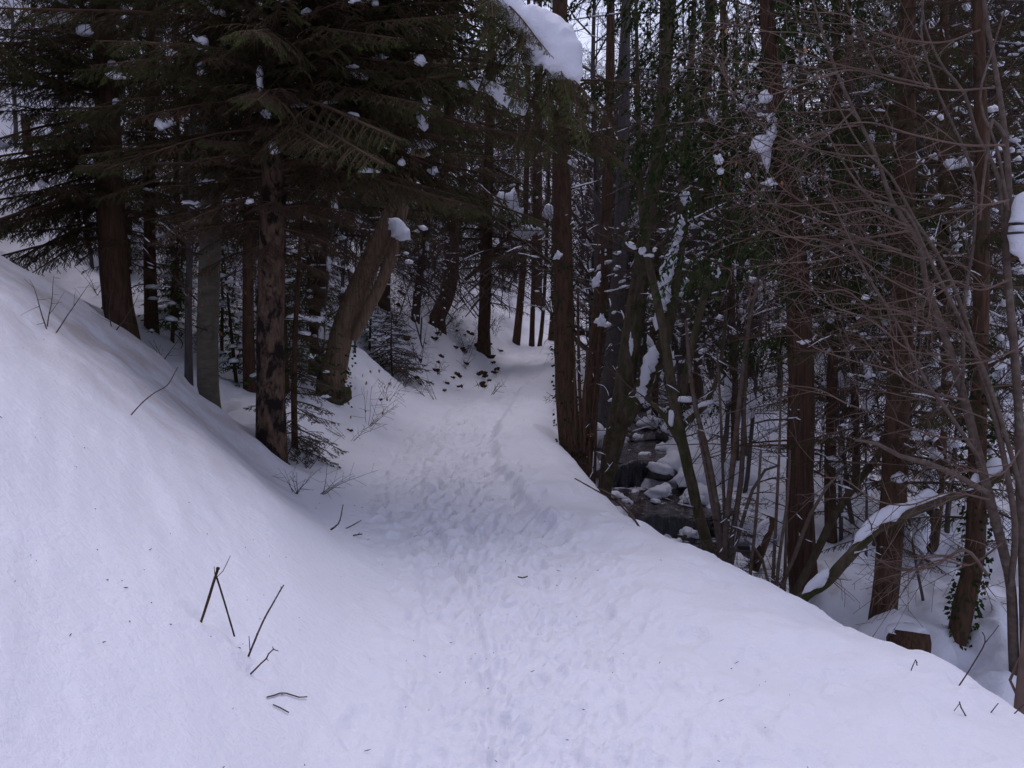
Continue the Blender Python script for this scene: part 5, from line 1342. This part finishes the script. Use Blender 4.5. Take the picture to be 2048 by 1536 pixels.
sprig(590, 985, 6, .42, "bundle of dry stalks at the foot of the mottled spruce", spread=1.0, r=.004)
sprig(640, 985, 5, .5, "spreading dry stalks at the bank toe right of the mottled spruce", spread=1.3, r=.004)
sprig(615, 930, 5, .5, "dry stalks just above the bank toe beside the small spruce", spread=1.0, r=.004)
sprig(700, 880, 7, .6, "fine dry weed at the trail edge below the leaning maple", spread=1.1)
sprig(735, 850, 7, .8, "dry weed with a few brown leaves right of the leaning maple foot", spread=1.0, leafy=16)
sprig(775, 800, 6, .6, "thin weed stalks on the trail edge below the small dark fir", spread=1.0)
for k, (px, py, lab) in enumerate(((100, 660, "thin branched twig poking out of the upper left snow slope"), (195, 590, "twig stems beside the thick dark spruce"), (230, 655, "thin twig leaning in front of the thick dark spruce"), (330, 720, "wispy bent twig on the snow left of the beech"))):
    sprig(px, py, 3, .55, lab, "twig", "twig", None, .8, 'twig', 0, .006)
TW = [
 ("forked dark twig crossed with a straight stick on the near left slope", [[(405, 1235, 7), (418, 1195, 7), (430, 1155, 7), (436, 1137, 8)], [(469, 1273, 5), (452, 1215, 5), (432, 1150, 5)], [(434, 1154, 2), (446, 1142, 2), (453, 1128, 2), (461, 1111, 1.5)], [(430, 1152, 2), (428, 1133, 1.5)]]),
 ("tall curved twig with buds rising from the near left slope", [[(499, 1307, 6), (515, 1268, 5), (530, 1235, 4.5), (548, 1203, 4), (560, 1182, 3.5), (567, 1171, 3)], [(500, 1302, 2.5), (498, 1272, 2)], [(562, 1180, 2.5), (562, 1173, 2)]]),
 ("short crooked twig right of the tall curved twig", [[(507, 1342, 4.5), (522, 1327, 4), (533, 1317, 4), (537, 1308, 3.5), (547, 1298, 3)], [(547, 1299, 2.5), (545, 1293, 2)], [(547, 1299, 2.5), (557, 1302, 2)], [(533, 1317, 2), (537, 1322, 1.5)]]),
 ("bowed twig lying almost flat on the near snow", [[(534, 1398, 4), (549, 1394, 4), (560, 1390, 4), (572, 1390, 4), (585, 1394, 4), (598, 1398, 3.5), (614, 1397, 3.5)], [(563, 1392, 2), (567, 1394, 2)]]),
 ("short straight twig below the bowed twig on the near snow", [[(546, 1413, 3.5), (560, 1419, 3.5), (578, 1429, 3.5)]]),
 ("small hooked twig at the bank toe beyond the near slope", [[(663, 1058, 7), (672, 1052, 4), (680, 1040, 3.5), (686, 1010, 2.5)]]),
 ("tiny slanted twig at the trail edge right of the hooked twig", [[(694, 1056, 4), (708, 1049, 3), (722, 1041, 2)]]),
 ("tiny flat twig lying at the trail edge", [[(707, 1073, 4), (724, 1070, 3)], [(714, 1072, 2), (720, 1067, 1.5)]]),
 ("little dark twig lying across the middle of the trail", [[(1036, 1156, 3.5), (1045, 1158, 3.5), (1055, 1155, 3)]]),
 ("little sprig standing on the right shoulder of the trail", [[(1826, 1332, 3), (1831, 1320, 3), (1834, 1330, 3)], [(1831, 1320, 2), (1835, 1326, 2)]]),
 ("reddish bent twig sticking out of the near right shoulder", [[(1932, 1432, 3.5), (1922, 1415, 3.5), (1919, 1404, 3)], [(1920, 1406, 2.5), (1908, 1422, 2)]]),
 ("slim reddish twig rising from the edge of the right shoulder", [[(1923, 1364, 4), (1945, 1330, 4), (1970, 1285, 3.5), (1965, 1265, 3)], [(1968, 1288, 3), (1985, 1268, 2.5), (1998, 1250, 2)]]),
 ("pair of short reddish twigs at the lower right edge", [[(1985, 1421, 3), (1996, 1407, 2.5)], [(2022, 1434, 3.5), (2048, 1408, 3)]]),
 ("bent dark twig on the trail shoulder above the hollow of the stream", [[(1270, 1042, 5), (1235, 1005, 4), (1200, 985, 4), (1150, 957, 3)]]),
 ("broken twig leaning over the shoulder edge near the lower waterfall", [[(1277, 1052, 6), (1262, 1028, 5), (1240, 1000, 5), (1215, 985, 4), (1195, 975, 3)]]),
 ("thin bent stalk arching over the snow slope below the beech", [[(262, 830, 3), (285, 805, 3), (310, 785, 2.5), (335, 770, 2.5), (355, 735, 2)]]),
 ("fine drooping twig beside the thick spruce over the snow slope", [[(205, 620, 5), (215, 660, 3), (240, 650, 3), (300, 640, 3), (340, 660, 2.5), (365, 690, 2.5), (330, 720, 2)]]),
]
for lab, sps in TW:
    g = ground(sps[0][0][0], sps[0][0][1]); Y = g.y
    t = thing("twig", g, lab, "twig"); flat = "lying" in lab or "short straight" in lab or "flat" in lab
    mb = MB()
    for sp in sps:
        pts = []
        for x, y, w in sp:
            if flat: q = ground(x, y) + Vector((0, 0, .008))
            else:
                q = pix(x, y, Y); h = hz(q.x, q.y)
            pts.append(q)
        if sp is sps[0] and not flat: pts[0] = pts[0] + (pts[0] - pts[1]).normalized() * .04
        P, W = smooth_path(pts, [w * .40 * Y / F for x, y, w in sp], .03); mb.tube(P, W, 6, .12)
    if not flat:
        for sp in sps[:1]:
            for x, y, w in sp[1:]: mb.lump(pix(x, y, Y), (w * .55 * Y / F,) * 3, 1, .5, 1)
    mb.build("stick", M['earth' if 'dark' in lab else 'twig'], t)
for k in range(22):   # weeds all over the cut bank
    px, py = rng.uniform(700, 1010), rng.uniform(600, 800)
    if py < 1240 - .62 * px + 60 and px < 760: continue
    sprig(px, py, rng.randint(3, 6), rng.uniform(.25, .6), "dry weed on the snowy cut bank, " + ("beside the small fir" if px < 830 else "under the hooked trunk" if px < 930 else "towards the far bend"), "weed", "dead_weed", "weeds on the cut bank", .9, 'twig', 0, .005)
# dark tufts where the cut bank shows through the snow
for k, (px, py, w) in enumerate(((965, 748, 26), (985, 725, 14), (920, 772, 14), (880, 712, 20), (905, 755, 12), (925, 700, 26), (950, 690, 24), (860, 765, 10), (840, 720, 12), (795, 610, 22), (800, 585, 26), (785, 600, 12), (860, 645, 24), (940, 665, 26), (890, 780, 10), (830, 560, 20), (760, 800, 12), (700, 860, 16), (1000, 700, 14)) + tuple((rng.uniform(800, 1000), rng.uniform(640, 775), rng.uniform(9, 24)) for _ in range(22))):
    g = ground(px, py, 12); t = thing("bank_tuft", g, "%s dark earth tuft on the cut bank, %s" % ("wide" if w > 18 else "tiny" if w < 13 else "small", whereabouts(g.x, g.y) if py < 690 else "low down by the trail edge" if py > 740 else "halfway up beside the small fir"), "tuft", "dark tufts on the cut bank")
    s = w * .5 * g.y / F; mb = MB()
    for i in range(4): mb.lump(g + Vector((rng.uniform(-.6, .6) * s, rng.uniform(-.5, .2) * s, rng.uniform(-.3, .3) * s)), (s * .5, s * .4, s * .32), 1, .6, 1)
    mb.build("clod", M['earth'], t)
    mb = MB()
    for i in range(14):
        d = Vector((rng.uniform(-1, 1), rng.uniform(-1, .2), rng.uniform(-.9, .7))).normalized(); p = g + Vector((rng.uniform(-.5, .5) * s, -.2 * s, 0)); w2 = d.orthogonal().normalized() * .008
        mb.tri(p - w2, p + w2, p + d * s * rng.uniform(.7, 1.7))
    mb.build("grass_blades", M['grass'], t)["kind"] = "stuff"
# needles and bark crumbs on the trodden snow
mb = MB()
for i in range(200):
    Y = 2.6 * (22 / 2.6) ** rng.random(); x = float(np.interp(Y, *PC)) + rng.gauss(.1, .75)
    z = hz(x, Y) + .004; L = rng.choice((.003, .004, .005, .006, .008, .014)) * rng.uniform(.6, 1.2); a = rng.uniform(0, 3.14)
    d = Vector((math.cos(a), math.sin(a), rng.uniform(-.1, .3))) * L; p = Vector((x, Y, z))
    mb.tube([p - d, p, p + d], [.001, .002, .0008], 4)
o = mb.build("needle_litter", M['earth']); o["kind"] = "stuff"
mb = MB()   # bark crumbs and bits of twig blown onto the bank under the trees
for i in range(60):
    g = ground(rng.uniform(-20, 620), rng.uniform(640, 1300)); L = rng.choice((.002, .003, .004, .005, .010)); a = rng.uniform(0, 3.14)
    d = Vector((math.cos(a), math.sin(a), rng.uniform(-.5, .5))) * L; p = g + Vector((0, 0, .004)); mb.tube([p - d, p, p + d], [.001, .0022, .0008], 4)
o = mb.build("bark_litter", M['earth']); o["kind"] = "stuff"
